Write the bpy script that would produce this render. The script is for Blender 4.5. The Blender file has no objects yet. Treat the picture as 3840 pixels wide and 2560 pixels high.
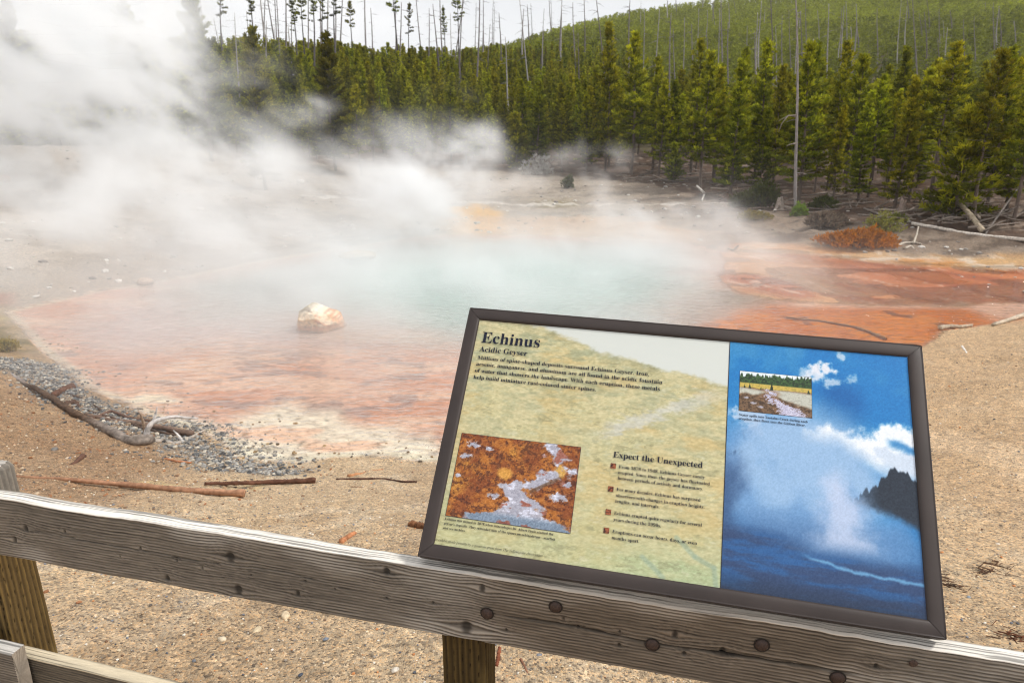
import bpy, math, random
import numpy as np
from mathutils import Vector, Matrix
R_ = math.radians
sc = bpy.context.scene
COL = sc.collection
# ------------------------------------------------------------------ camera, world, sun, exposure
CAMZ, PITCH, LENS = 3.0, 17.0, 24.07
cam = bpy.data.objects.new('camera', bpy.data.cameras.new('camera'))
COL.objects.link(cam)
cam.location = (0, 0, CAMZ)
cam.rotation_euler = (R_(90 - PITCH), 0, 0)
cam.data.lens = LENS
cam.data.sensor_width = 36
cam.data.clip_start = 0.05
cam.data.clip_end = 3000
cam.data.dof.use_dof = True
cam.data.dof.focus_distance = 1.72
cam.data.dof.aperture_fstop = 8.0
sc.camera = cam
SUN_EL, SUN_AZ = 50.0, 96.0        # azimuth measured from +Y (ahead) towards +X (right)
world = bpy.data.worlds.new('World')
sc.world = world
world.use_nodes = True
nt = world.node_tree
bg = nt.nodes['Background']
sky = nt.nodes.new('ShaderNodeTexSky')
sky.sky_type = 'NISHITA'
sky.sun_disc = False
sky.sun_elevation = R_(SUN_EL)
sky.sun_rotation = R_(SUN_AZ)
hsv = nt.nodes.new('ShaderNodeHueSaturation')
hsv.inputs['Saturation'].default_value = 0.22
nt.links.new(sky.outputs[0], hsv.inputs['Color'])
tc = nt.nodes.new('ShaderNodeTexCoord')
mp = nt.nodes.new('ShaderNodeMapping'); mp.inputs['Scale'].default_value = (1.2, 1.2, 3.5)
nz_ = nt.nodes.new('ShaderNodeTexNoise'); nz_.inputs['Scale'].default_value = 1.6; nz_.inputs['Detail'].default_value = 5
cr = nt.nodes.new('ShaderNodeValToRGB')
cr.color_ramp.elements[0].position = .3; cr.color_ramp.elements[0].color = (9.6, 9.9, 10.4, 1)
cr.color_ramp.elements[1].position = .7; cr.color_ramp.elements[1].color = (12.8, 12.8, 12.9, 1)
mix = nt.nodes.new('ShaderNodeMixRGB'); mix.inputs[0].default_value = .82
nt.links.new(tc.outputs['Generated'], mp.inputs[0]); nt.links.new(mp.outputs[0], nz_.inputs[0])
nt.links.new(nz_.outputs[0], cr.inputs[0])
nt.links.new(hsv.outputs[0], mix.inputs[1]); nt.links.new(cr.outputs[0], mix.inputs[2])
nt.links.new(mix.outputs[0], bg.inputs[0])
bg.inputs[1].default_value = 0.075
sl = bpy.data.lights.new('sun', 'SUN'); sl.energy = 2.5; sl.angle = R_(10); sl.color = (1, .965, .91)
sun = bpy.data.objects.new('sun', sl); COL.objects.link(sun)
sd = Vector((math.sin(R_(SUN_AZ)) * math.cos(R_(SUN_EL)), math.cos(R_(SUN_AZ)) * math.cos(R_(SUN_EL)), math.sin(R_(SUN_EL))))
sun.rotation_euler = sd.to_track_quat('Z', 'Y').to_euler()
sun.location = (0, 0, 60)
vs = sc.view_settings
vs.view_transform = 'Standard'; vs.look = 'None'; vs.gamma = 1; vs.use_curve_mapping = False
vs.exposure = 0.27
cy = sc.cycles
cy.max_bounces = 16; cy.diffuse_bounces = 3; cy.glossy_bounces = 3; cy.transmission_bounces = 4
cy.transparent_max_bounces = 12; cy.volume_bounces = 14
cy.use_denoising = True
cy.filter_width = 1.1
cy.volume_step_rate = 2.5
cy.use_adaptive_sampling = True
cy.adaptive_threshold = 0.025

# ------------------------------------------------------------------ helpers
SD = 3840 / 2352.0
FPX = LENS / 36 * 3840
_th = R_(PITCH)
RM = np.array([[1, 0, 0], [0, -math.sin(_th), -math.cos(_th)], [0, math.cos(_th), -math.sin(_th)]])
CAM = np.array([0, 0, CAMZ])


def ray(px, py):                       # photo pixel (3840 wide) -> world direction
    return np.array([(px - 1920) / FPX, (py - 1280) / FPX, 1.0]) @ RM


def un(dx, dy, z=0.0):                 # point of the photo (2352 wide) at height z
    r = ray(dx * SD, dy * SD)
    return CAM + r * ((z - CAMZ) / r[2])


def atd(dx, dy, Y):                    # point of the photo at distance Y
    r = ray(dx * SD, dy * SD)
    return CAM + r * (Y / r[1])


def proj(P):
    c = (np.asarray(P, float) - CAM) @ RM.T
    return (1920 + FPX * c[..., 0] / c[..., 2]) / SD, (1280 + FPX * c[..., 1] / c[..., 2]) / SD


def lin(c):
    c = np.asarray(c, float) / 255.0
    return np.where(c <= .04045, c / 12.92, ((c + .055) / 1.055) ** 2.4)


def _hash(ix, iy, s):
    h = (ix.astype(np.int64) * 374761393 + iy.astype(np.int64) * 668265263 + s * 144269504) & 0x7fffffff
    h = ((h ^ (h >> 13)) * 1274126177) & 0x7fffffff
    h = h ^ (h >> 16)
    return (h & 0xffff) / 65535.0


def vnoise(x, y, s=0):
    x = np.asarray(x, float); y = np.asarray(y, float)
    ix = np.floor(x); iy = np.floor(y); fx = x - ix; fy = y - iy
    fx = fx * fx * fx * (fx * (fx * 6 - 15) + 10); fy = fy * fy * fy * (fy * (fy * 6 - 15) + 10)
    a = _hash(ix, iy, s); b = _hash(ix + 1, iy, s); c = _hash(ix, iy + 1, s); d = _hash(ix + 1, iy + 1, s)
    return (a * (1 - fx) + b * fx) * (1 - fy) + (c * (1 - fx) + d * fx) * fy


def fbm(x, y, oct=4, s=0, gain=.5):
    t = 0; a = 1; n = 0
    for i in range(oct):
        t = t + a * vnoise(x * 2 ** i + 17.3 * i, y * 2 ** i - 9.1 * i, s + i); n += a; a *= gain
    return t / n


def sstep(a, b, x):
    t = np.clip((np.asarray(x, float) - a) / (b - a), 0, 1)
    return t * t * (3 - 2 * t)


def polydist(px, py, poly):            # signed distance, positive inside
    P = np.asarray(poly, float)[:, :2]
    ins = np.zeros(np.shape(px), bool); dm = np.full(np.shape(px), 1e9)
    for i in range(len(P)):
        x0, y0 = P[i]; x1, y1 = P[(i + 1) % len(P)]
        if y0 != y1:
            ins ^= ((y0 > py) != (y1 > py)) & (px < (x1 - x0) * (py - y0) / (y1 - y0) + x0)
        ex, ey = x1 - x0, y1 - y0
        t = np.clip(((px - x0) * ex + (py - y0) * ey) / (ex * ex + ey * ey + 1e-12), 0, 1)
        dm = np.minimum(dm, np.hypot(px - x0 - t * ex, py - y0 - t * ey))
    return np.where(ins, dm, -dm)


class MB:
    """collects geometry for one mesh"""
    def __init__(s):
        s.v = []; s.f = []; s.c = []; s.n = 0

    def add(s, v, faces, col=None):
        v = np.asarray(v, float).reshape(-1, 3)
        s.v.append(v)
        for f in faces:
            f = np.asarray(f, int)
            if f.size: s.f.append(f + s.n)
        c = np.ones((len(v), 3)) if col is None else np.broadcast_to(np.asarray(col, float), (len(v), 3))
        s.c.append(c); s.n += len(v)

    def mesh(s, name, mat=None, smooth=True):
        v = np.concatenate(s.v); c = np.concatenate(s.c)
        me = bpy.data.meshes.new(name)
        me.vertices.add(len(v)); me.vertices.foreach_set('co', v.astype(np.float32).ravel())
        idx = []; st = []; tot = []; o = 0
        for f in s.f:
            k = f.shape[1]; m = f.shape[0]
            idx.append(f.ravel()); st.append(o + np.arange(m) * k); tot.append(np.full(m, k)); o += m * k
        idx = np.concatenate(idx); st = np.concatenate(st); tot = np.concatenate(tot)
        me.loops.add(len(idx)); me.loops.foreach_set('vertex_index', idx.astype(np.int32))
        me.polygons.add(len(st)); me.polygons.foreach_set('loop_start', st.astype(np.int32))
        me.polygons.foreach_set('loop_total', tot.astype(np.int32))
        me.polygons.foreach_set('use_smooth', np.full(len(st), smooth))
        me.update(calc_edges=True)
        a = me.attributes.new('Col', 'FLOAT_COLOR', 'POINT')
        a.data.foreach_set('color', np.concatenate([c, np.ones((len(c), 1))], 1).astype(np.float32).ravel())
        if mat: me.materials.append(mat)
        return me

    def build(s, name, mat=None, parent=None, smooth=True):
        return obj(name, s.mesh(name, mat, smooth), parent)


def obj(name, me, parent=None):
    o = bpy.data.objects.new(name, me); COL.objects.link(o)
    if parent is not None: o.parent = parent
    return o


def empty(name, loc=(0, 0, 0)):
    o = bpy.data.objects.new(name, None); COL.objects.link(o); o.location = loc
    o.empty_display_size = .1
    return o


def tag(o, label=None, cat=None, group=None, kind=None):
    if label: o['label'] = label
    if cat: o['category'] = cat
    if group: o['group'] = group
    if kind: o['kind'] = kind
    return o


def rebase(o, base=None):
    """put a one-mesh thing's origin at its base"""
    n = len(o.data.vertices); a = np.empty(n * 3, np.float32)
    o.data.vertices.foreach_get('co', a); a = a.reshape(-1, 3)
    b = np.array([(a[:, 0].min() + a[:, 0].max()) / 2, (a[:, 1].min() + a[:, 1].max()) / 2, a[:, 2].min()]) if base is None else np.asarray(base)
    a -= b.astype(np.float32)
    o.data.vertices.foreach_set('co', a.ravel()); o.data.update()
    o.location = b.tolist()
    return o


def tube(mb, pts, rad, seg=8, rough=0.0, rng=None, col=None, cap=True, tipcol=None):
    P = np.asarray(pts, float); n = len(P); rad = np.broadcast_to(np.asarray(rad, float), (n,))
    T = np.gradient(P, axis=0); T /= np.linalg.norm(T, axis=1)[:, None] + 1e-12
    up = np.array([0, 0, 1.0]) if abs(T[0, 2]) < .9 else np.array([1.0, 0, 0])
    A = np.cross(T, up); A /= np.linalg.norm(A, axis=1)[:, None] + 1e-12
    B = np.cross(A, T)
    an = np.arange(seg) * 2 * math.pi / seg
    rr = rad[:, None] * np.ones(seg)
    if rough and rng is not None: rr = rr * (1 + rough * (rng.random((n, seg)) - .5) * 2)
    V = P[:, None, :] + rr[..., None] * (np.cos(an)[None, :, None] * A[:, None, :] + np.sin(an)[None, :, None] * B[:, None, :])
    i = np.arange(n - 1)[:, None] * seg; j = np.arange(seg)[None, :]; j2 = (j + 1) % seg
    F = np.stack([i + j, i + j2, i + seg + j2, i + seg + j], -1).reshape(-1, 4)
    V = V.reshape(-1, 3); faces = [F]
    if cap:
        V = np.concatenate([V, P[:1], P[-1:]])
        k = len(V) - 2
        f1 = np.stack([np.full(seg, k), (np.arange(seg) + 1) % seg, np.arange(seg)], 1)
        f2 = np.stack([np.full(seg, k + 1), (n - 1) * seg + np.arange(seg), (n - 1) * seg + (np.arange(seg) + 1) % seg], 1)
        faces.append(np.concatenate([f1, f2]))
    mb.add(V, faces, col)


def smooth_path(pts, n):
    P = np.asarray(pts, float); d = np.r_[0, np.cumsum(np.linalg.norm(np.diff(P, axis=0), axis=1))]
    t = np.linspace(0, d[-1], n)
    out = np.stack([np.interp(t, d, P[:, k]) for k in range(P.shape[1])], 1)
    for _ in range(2):
        out[1:-1] = (out[:-2] + 2 * out[1:-1] + out[2:]) / 4
    return out


def grid_faces(nu, nv):                # nu rows, nv columns
    i = np.arange(nu - 1)[:, None] * nv; j = np.arange(nv - 1)[None, :]
    return np.stack([i + j, i + j + 1, i + nv + j + 1, i + nv + j], -1).reshape(-1, 4)


def box(mb, lo, hi, col=None):
    x0, y0, z0 = lo; x1, y1, z1 = hi
    v = [(x0, y0, z0), (x1, y0, z0), (x1, y1, z0), (x0, y1, z0), (x0, y0, z1), (x1, y0, z1), (x1, y1, z1), (x0, y1, z1)]
    mb.add(v, [np.array([(0, 3, 2, 1), (4, 5, 6, 7), (0, 1, 5, 4), (1, 2, 6, 5), (2, 3, 7, 6), (3, 0, 4, 7)])], col)


# ------------------------------------------------------------------ materials
def mat(name):
    m = bpy.data.materials.new(name); m.use_nodes = True
    return m, m.node_tree, m.node_tree.nodes['Principled BSDF']


def N(t, typ, **kw):
    n = t.nodes.new(typ)
    for k, v in kw.items():
        if k in n.inputs: n.inputs[k].default_value = v
        else: setattr(n, k, v)
    return n


def attr_mat(name, rough=.9, spec=.3, nscale=40, namp=.25, bump=0.0, bscale=80, stretch=(1, 1, 1), detail=4):
    """vertex colour times a small procedural noise, with bump"""
    m, t, p = mat(name)
    a = N(t, 'ShaderNodeAttribute', attribute_name='Col')
    c = N(t, 'ShaderNodeTexCoord'); mp = N(t, 'ShaderNodeMapping'); mp.inputs['Scale'].default_value = stretch
    t.links.new(c.outputs['Object'], mp.inputs[0])
    n = N(t, 'ShaderNodeTexNoise', Scale=nscale, Detail=detail); t.links.new(mp.outputs[0], n.inputs['Vector'])
    r = N(t, 'ShaderNodeMapRange'); r.inputs[1].default_value = .25; r.inputs[2].default_value = .75
    r.inputs[3].default_value = 1 - namp; r.inputs[4].default_value = 1 + namp
    t.links.new(n.outputs[0], r.inputs[0])
    x = N(t, 'ShaderNodeVectorMath', operation='SCALE')
    t.links.new(a.outputs['Color'], x.inputs[0]); t.links.new(r.outputs[0], x.inputs['Scale'])
    t.links.new(x.outputs[0], p.inputs['Base Color'])
    p.inputs['Roughness'].default_value = rough; p.inputs['Specular IOR Level'].default_value = spec
    if bump:
        n2 = N(t, 'ShaderNodeTexNoise', Scale=bscale, Detail=5); t.links.new(mp.outputs[0], n2.inputs['Vector'])
        b = N(t, 'ShaderNodeBump', Strength=bump, Distance=.01)
        t.links.new(n2.outputs[0], b.inputs['Height']); t.links.new(b.outputs[0], p.inputs['Normal'])
    return m


# ------------------------------------------------------------------ terrain
SHORE_D = [(60, 770), (95, 808), (150, 850), (190, 890), (300, 935), (370, 968), (450, 985), (500, 1010), (535, 1040),
           (600, 1060), (690, 1062), (760, 1050), (850, 1048), (940, 1055), (985, 1060)]
SHORE = [tuple(un(x, y)[:2]) for x, y in SHORE_D] + [(.6, 6.05), (2.2, 6.75), (3.9, 7.9), (5.2, 8.95)] + \
        [tuple(un(x, y)[:2]) for x, y in [(2120, 795), (2145, 782), (2175, 757), (2230, 751), (2290, 742), (2330, 733), (2352, 722)]] + \
        [(9.6, 12.1), (8.9, 12.35)] + \
        [tuple(un(x, y)[:2]) for x, y in [(2215, 703), (2100, 700), (1950, 698), (1800, 690), (1700, 672), (1650, 640), (1670, 600), (1650, 575), (1560, 552), (1400, 545), (1240, 540), (1050, 535)]] + \
        [(-3.2, 20.4), (-4.6, 18.6), (-6.2, 16.6)] + [tuple(un(x, y)[:2]) for x, y in [(340, 650), (230, 665), (120, 690)]] + [(-8.9, 11.6)]
CP = [(-9, 0, 1.3), (0, -.5, 1.22), (9, 0, 1.3), (-2.2, 2.1, 1.2), (0, 2.0, 1.2), (1.7, 2.0, 1.2), (4.2, 2.3, 1.12), (-5, 2.5, 1.25),
      (-2.6, 3.1, 1.02), (-.5, 3.55, .8), (1.5, 3.6, .82), (-1.9, 4.4, .5), (-4.4, 5.4, .5), (-6.5, 7.5, .55), (-9, 9, .6), (-12, 8, 1.0),
      (3.4, 4.3, .72), (5.5, 6.5, .48), (8, 8.4, .45), (11, 10.4, .5), (11, 4, 1.0), (14, 9, .8),
      (12.4, 16.5, .03), (9.5, 14.2, .0), (7, 15.5, .0), (11, 13, .03), (7, 19, .07), (10, 20.2, .3), (14, 18, .36), (20, 15, .8),
      (-10.6, 14.5, .36), (-14, 18, .7), (-15, 20, .85), (-20, 27, 1.75), (-25, 35, 3.0), (-17.7, 33, 2.35), (-14.4, 32, 1.3), (-10, 30.7, .55), (-22, 20, 1.6),
      (-5, 27, .3), (0, 29, .35), (6.5, 38.4, .85), (10, 23.6, .5), (13.6, 20.2, .58), (0, 44, 1.3), (20, 24, 1.2), (28, 30, 1.8), (-30, 48, 4.2), (-12, 44, 2.0), (20, 46, 2.2), (-36, 28, 4.0), (34, 16, 2.0)]
CP += [(x, y, 0.0) for x, y in SHORE]
CP += [(0, 13, -.14), (-3.5, 12, -.10), (2, 17, -.12), (-1, 8.5, -.09), (3, 12, -.10), (5.4, 11, -.06), (-4.6, 10.3, -.09)]
CP = np.array(CP)
_d = np.hypot(CP[:, None, 0] - CP[None, :, 0], CP[:, None, 1] - CP[None, :, 1])
_n = len(CP)
_A = np.zeros((_n + 3, _n + 3))
_A[:_n, :_n] = _d + 0.02 * np.eye(_n) * 0
_A[:_n, _n] = 1; _A[:_n, _n + 1:] = CP[:, :2]; _A[_n:, :_n] = _A[:_n, _n:].T
_W = np.linalg.solve(_A, np.r_[CP[:, 2], 0, 0, 0])


def ridge(az):
    el = np.interp(az, [-.9, -.5, -.35, -.2, -.08, .0, .05, .14, .28, .45, .6, .72, .9], [6.2, 6.6, 6.9, 6.5, 6.3, 7.0, 7.8, 8.8, 9.6, 9.6, 9.1, 8.8, 8.6])
    ds = np.interp(az, [-.15, .02, .2], [125, 200, 310])
    return el, ds, np.interp(az, [-.12, .08, .25], [46, 62, 95])


def hz(x, y):
    x = np.asarray(x, float); y = np.asarray(y, float)
    z = _W[_n] + _W[_n + 1] * x + _W[_n + 2] * y
    for i in range(_n):
        z = z + _W[i] * np.hypot(x - CP[i, 0], y - CP[i, 1])
    d = np.hypot(x, y); az = np.arctan2(x, np.maximum(y, 1e-6))
    el, ds, ss = ridge(np.clip(az, -.9, .9))
    zr = CAMZ + ds * np.tan(np.radians(el)) - 5.5
    s = np.clip((d - ss) / (ds - ss), 0, 1.6)
    hill = 1.7 + (zr - 1.7) * np.where(s < 1, s ** .92, 1 - (s - 1) * .5) + 1.6 * (fbm(x / 23, y / 23, 3, 5) - .5) * sstep(46, 80, d)
    back = sstep(-1, -8, y)
    k = sstep(34, 50, d) * (1 - back)
    z = z * (1 - k) + hill * k
    far = sstep(-2, -12, y) + sstep(28, 60, np.abs(x)) * (y < 20)
    z = np.where(far > 0, z * (1 - np.clip(far, 0, 1)) + 1.3 * np.clip(far, 0, 1), z)
    return z


def ung(dx, dy, lift=0.0):             # photo point dropped onto the terrain
    r = ray(dx * SD, dy * SD); lo = 1.0; hi = None
    t = np.geomspace(1.2, 90, 400)
    P = CAM + t[:, None] * r
    below = P[:, 2] < np.maximum(hz(P[:, 0], P[:, 1]), 0 if False else -9)
    i = int(np.argmax(below)) if below.any() else len(t) - 1
    a, b = t[max(i - 1, 0)], t[i]
    for _ in range(24):
        m = (a + b) / 2; p = CAM + m * r
        if p[2] < hz(p[0], p[1]): b = m
        else: a = m
    p = CAM + b * r
    return np.array([p[0], p[1], p[2] + lift])


def uw(dx, dy): return un(dx, dy, 0.0)


def poly(pts, z=0.0): return [tuple(un(x, y, z)[:2]) for x, y in pts]


GRAVEL = [tuple(ung(x, y)[:2]) for x, y in [(-40, 822), (60, 826), (130, 838), (165, 880), (215, 918), (300, 943), (360, 975), (440, 992), (490, 1020), (530, 1052), (600, 1074), (690, 1074), (730, 1080), (640, 1094), (540, 1088), (470, 1070), (400, 1035), (330, 1000), (240, 965), (170, 925), (90, 872), (-40, 846)]]


FLATS = [tuple(un(a, b, 0)[:2]) for a, b in [(1640, 650), (1615, 588), (1690, 562), (1830, 568), (2000, 588), (2150, 598), (2480, 612), (2560, 700), (2420, 716), (2300, 738), (2215, 703), (1950, 698), (1790, 688), (1700, 672)]]


def ground_colour(x, y, z):
    n1 = fbm(x * .9, y * .9, 4, 11); n2 = fbm(x * 3.1, y * 3.1, 4, 21); n3 = fbm(x * .35, y * .35, 3, 31)
    wx = x + (fbm(x * 1.3, y * 1.3, 4, 41) - .5) * .9; wy = y + (fbm(x * 1.3, y * 1.3, 4, 51) - .5) * .9
    d = np.hypot(x, y)
    C = np.empty(x.shape + (3,))
    sand = lin((190, 170, 142)); sand2 = lin((170, 146, 116)); sandl = lin((206, 193, 172))
    C[:] = sand
    wet = np.zeros(x.shape); grain = np.ones(x.shape)

    def blend(col, w):
        w = np.clip(w, 0, 1)[..., None]
        C[:] = C * (1 - w) + np.asarray(col) * w
    blend(sand2, sstep(.45, .75, n1) * .5)
    blend(sandl, sstep(.55, .75, n2) * .5)
    blend(lin((150, 128, 104)), sstep(.50, .68, fbm(x * .55 + 4, y * .8, 5, 25, .6)) * .35)
    # warm right bank, browner left bank
    blend(lin((192, 164, 130)), sstep(1.0, 3.5, x) * sstep(2.2, 3.2, y) * .65)
    blend(lin((216, 194, 166)), sstep(.35, .0, np.abs(polydist(wx, wy, [tuple(ung(q[0], q[1])[:2]) for q in [(2140, 985), (2250, 1020), (2420, 1085), (2420, 1110), (2250, 1050), (2140, 1010)]]))) * .5)
    blend(lin((138, 110, 84)), sstep(-1.9, -3.2, wx + .25 * (wy - 4)) * sstep(2.6, 3.6, wy) * (.45 + .5 * n2))
    blend(lin((208, 192, 140)), sstep(.12, .0, np.abs(np.hypot((wx + 2.55) / 1.5, (wy - 4.75) / .4) - .3)) * .35)
    # ----- far ground
    blend(lin((160, 151, 140)), sstep(12, 15, wy + .6 * np.abs(wx) * (wx < 0)) * .95)
    blend(lin((118, 110, 102)), sstep(.46, .64, fbm(x * .8, y * 2.2, 4, 61)) * sstep(15, 20, d) * .55)
    grain = np.where(d > 14, .8, grain)
    fe = np.interp(x, [-30, -14, -6, 3, 6.5, 8, 10, 11.5, 13.5, 17, 30], [37, 36, 38, 37, 33, 25, 20.6, 19.0, 17.4, 16.6, 17])
    ff = sstep(-.8, 1.2, wy - fe)
    blend(lin((92, 72, 58)), ff)
    blend(lin((78, 60, 48)), ff * sstep(.45, .65, n2) * .8)
    blend(lin((150, 136, 124)), ff * sstep(.62, .75, fbm(x * 2, y * 4, 3, 71)) * .8)
    blend(lin((124, 108, 94)), sstep(3, 8, x) * sstep(14.5, 18, y) * (1 - ff) * (.45 + .6 * n2))
    blend(lin((78, 66, 58)), sstep(4, 8, x) * sstep(15, 18, y) * sstep(.52, .66, fbm(x * 1.2, y * 2.6, 5, 77, .6)) * .7)
    # left slope
    blend(lin((182, 174, 165)), sstep(-9.2, -10.5, wx) * sstep(9.5, 12, wy) * (1 - ff) * .95)
    blend(lin((148, 140, 130)), sstep(.5, .66, fbm(x * .9, y * 1.6, 4, 81)) * sstep(-8.5, -10.5, wx) * sstep(10.5, 12, wy) * .6)
    # left mossy margin
    moss = sstep(-.25, .35, polydist(wx, wy, [tuple(ung(*q)[:2]) for q in [(-60, 700), (30, 715), (75, 770), (80, 812), (60, 828), (-60, 826)]]))
    blend(lin((150, 122, 66)), moss * (.5 + .5 * n2)); blend(lin((96, 88, 48)), moss * sstep(.5, .62, n2) * .8)
    blend(lin((205, 198, 120)), sstep(.2, .6, polydist(wx, wy, [tuple(ung(*q)[:2]) for q in [(-60, 716), (70, 724), (110, 738), (30, 752), (-60, 750)]])) * .5)
    blend(lin((150, 84, 66)), sstep(0, .6, polydist(wx, wy, [tuple(ung(*q)[:2]) for q in [(-80, 665), (40, 682), (60, 705), (-80, 712)]])) * .8)
    # gravel strip
    g = sstep(-.15, .15, polydist(wx * .3 + x * .7, wy * .3 + y * .7, GRAVEL))
    blend(lin((146, 138, 128)), g * .8); blend(lin((80, 82, 84)), g * sstep(.5, .66, n2) * .45)
    # ----- pool bed
    pd = polydist(x, y, SHORE)
    inp = sstep(-.03, .1, pd + (n2 - .5) * .15)
    blend(lin((221, 178, 154)), inp)
    blend(lin((210, 146, 112)), inp * sstep(.36, .72, n1) * .6)
    blend(lin((236, 202, 176)), inp * sstep(.5, .7, fbm(x * .7, y * 1.9, 4, 91)) * .7)
    spots = sstep(.62, .7, fbm(x * 2.2, y * 4.2, 3, 101)) * sstep(11, 9, y)
    blend(lin((150, 132, 130)), inp * spots * .6)
    lilac = sstep(-.3, 1.2, polydist(wx, wy, poly([(60, 760), (200, 690), (420, 660), (640, 690), (820, 740), (980, 770), (900, 800), (500, 790), (250, 830)])))
    blend(lin((196, 176, 172)), inp * lilac * .75)
    grey = sstep(-1.2, 1.5, polydist(wx, wy, poly([(330, 655), (640, 600), (900, 560), (1080, 545), (1560, 560), (1650, 600), (1640, 660), (1600, 740), (1300, 790), (950, 760), (700, 735), (450, 720)])))
    blend(lin((184, 186, 180)), inp * grey)
    aqua = sstep(-.8, 1.6, polydist(wx, wy, poly([(700, 640), (900, 590), (1250, 575), (1520, 600), (1560, 660), (1400, 720), (1120, 745), (900, 710), (740, 690)])))
    blend(lin((178, 206, 199)), inp * aqua * .9)
    sh = sstep(-.4, .6, polydist(wx, wy, poly([(1560, 735), (1600, 660), (1700, 660), (1760, 690), (1640, 705), (1590, 760)])))
    blend(lin((134, 126, 112)), inp * sh * .7)
    cream = sstep(-.12, .25, polydist(x * .6 + wx * .4, y * .6 + wy * .4, poly([(360, 960), (430, 940), (520, 965), (560, 935), (620, 908), (660, 892), (700, 915), (770, 918), (800, 950), (900, 965), (960, 985), (1000, 975), (1020, 1080), (560, 1080), (480, 1010)])))
    blend(lin((240, 229, 208)), inp * cream * .95)
    blend(lin((240, 196, 166)), inp * cream * sstep(.55, .68, fbm(x * 1.2, y * 3, 3, 111)) * .8)
    blend(lin((90, 84, 72)), inp * cream * sstep(.74, .80, fbm(x * 12, y * 16, 3, 121)) * .6)
    blend(lin((238, 228, 204)), inp * sstep(.0, .18, polydist(wx, wy, poly([(240, 925), (330, 900), (460, 880), (470, 895), (360, 925), (290, 945)]))) * .9)
    edge = sstep(.16, .0, np.abs(pd - .06)) * inp
    blend(lin((222, 216, 192)), edge * .7 * (x < 4))
    fu = x * .45 - y * .89; fv = x * .89 + y * .45; fv = fv + .5 * (fbm(x * .7, y * .7, 3, 145) - .5)
    # orange inlet on the right
    org = sstep(-.25, .35, polydist(wx * .5 + x * .5, wy * .5 + y * .5, poly([(1590, 775), (1610, 735), (1690, 712), (1760, 700), (1950, 702), (2215, 706), (2300, 735), (2400, 700), (2400, 760), (2230, 770), (2150, 830), (1800, 900), (1590, 850)])))
    blend(lin((206, 114, 24)), inp * org)
    blend(lin((226, 142, 58)), inp * org * sstep(.45, .65, n1) * .7)
    blend(lin((196, 120, 84)), inp * org * sstep(.4, .62, fbm(fu * .8, fv * 1.6, 5, 135, .6)) * sstep(7.5, 4.5, x) * .7)
    blend(lin((120, 64, 40)), inp * org * sstep(.63, .72, fbm(x * 2.4, y * 3.6, 4, 131)) * .8)
    # red runoff flats
    fl = sstep(-.35, .55, polydist(wx * .6 + x * .4, wy * .6 + y * .4, FLATS)) * (1 - inp)
    blend(lin((172, 100, 60)), fl)
    blend(lin((204, 134, 86)), fl * sstep(.36, .74, fbm(fu * .28, fv * 1.5, 6, 141, .6)) * .5)
    blend(lin((134, 66, 42)), fl * sstep(.38, .72, fbm(fu * .35, fv * 2.2, 6, 151, .6)) * .6)
    blend(lin((112, 56, 34)), fl * sstep(9.5, 12.5, x) * sstep(.4, .6, n1) * .5)
    blend(lin((198, 160, 120)), fl * sstep(8.2, 6.0, x) * sstep(.38, .6, fbm(fu * .4, fv * 1.2, 5, 155, .6)) * .7)
    blend(lin((222, 204, 180)), fl * sstep(.64, .74, fbm(x * 1.1, y * 3.4, 5, 161)) * sstep(10.5, 13, x) * .9)
    rip = sstep(.022, .0, np.abs(fbm(fu * .16 + 3, fv * .75, 5, 171) - .5))
    blend(lin((216, 186, 166)), fl * .8 * rip * sstep(.35, .6, n2))
    rim = sstep(.10, .02, np.abs(pd + .05 + .1 * (n2 - .5))) * (x > 6.0) * (y > 11.8)
    blend(lin((222, 202, 180)), rim * sstep(.45, .7, n1) * .8)
    # tan and ochre margin between the flats and the forest
    ta = sstep(-.3, .6, polydist(wx, wy, [tuple(un(a, b, .2)[:2]) for a, b in [(1660, 560), (1850, 568), (2050, 590), (2420, 606), (2420, 575), (2150, 572), (1900, 555), (1700, 545)]])) * (1 - ff)
    blend(lin((196, 160, 112)), ta * .85); blend(lin((210, 200, 186)), ta * sstep(.5, .65, n2) * .7)
    blend(lin((196, 132, 66)), ta * sstep(.55, .68, fbm(x * .7, y * 2.5, 3, 181)) * .7)
    wet = np.clip(fl * (.5 + .5 * sstep(.4, .55, n1)), 0, 1)
    # ochre patch and pale bands on the far shore
    oc = sstep(-.2, .6, polydist(wx, wy, [tuple(un(a, b, .1)[:2]) for a, b in [(1025, 486), (1100, 476), (1170, 490), (1160, 530), (1050, 534)]]))
    blend(lin((204, 152, 30)), oc)
    blend(lin((206, 168, 128)), sstep(-.3, .9, polydist(wx, wy, [tuple(un(a, b, .1)[:2]) for a, b in [(1000, 500), (1400, 500), (1650, 530), (1650, 556), (1300, 545), (1000, 540)]])) * .6 * (1 - inp))
    blend(lin((126, 112, 66)), sstep(-.3, 1.2, polydist(wx, wy, [tuple(un(a, b, .5)[:2]) for a, b in [(1200, 450), (1330, 447), (1340, 462), (1230, 464)]])) * .8)
    blend(lin((214, 212, 208)), sstep(.25, .0, np.abs(wy - (27.5 - .18 * wx))) * (np.abs(wx) < 9) * .8)
    # hills: needle litter under the trees
    blend(lin((92, 84, 58)), sstep(44, 56, d) * (y > 0))
    grain = grain * (1 - inp * .85) * (1 - fl * .6)
    return C, wet, grain


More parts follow.
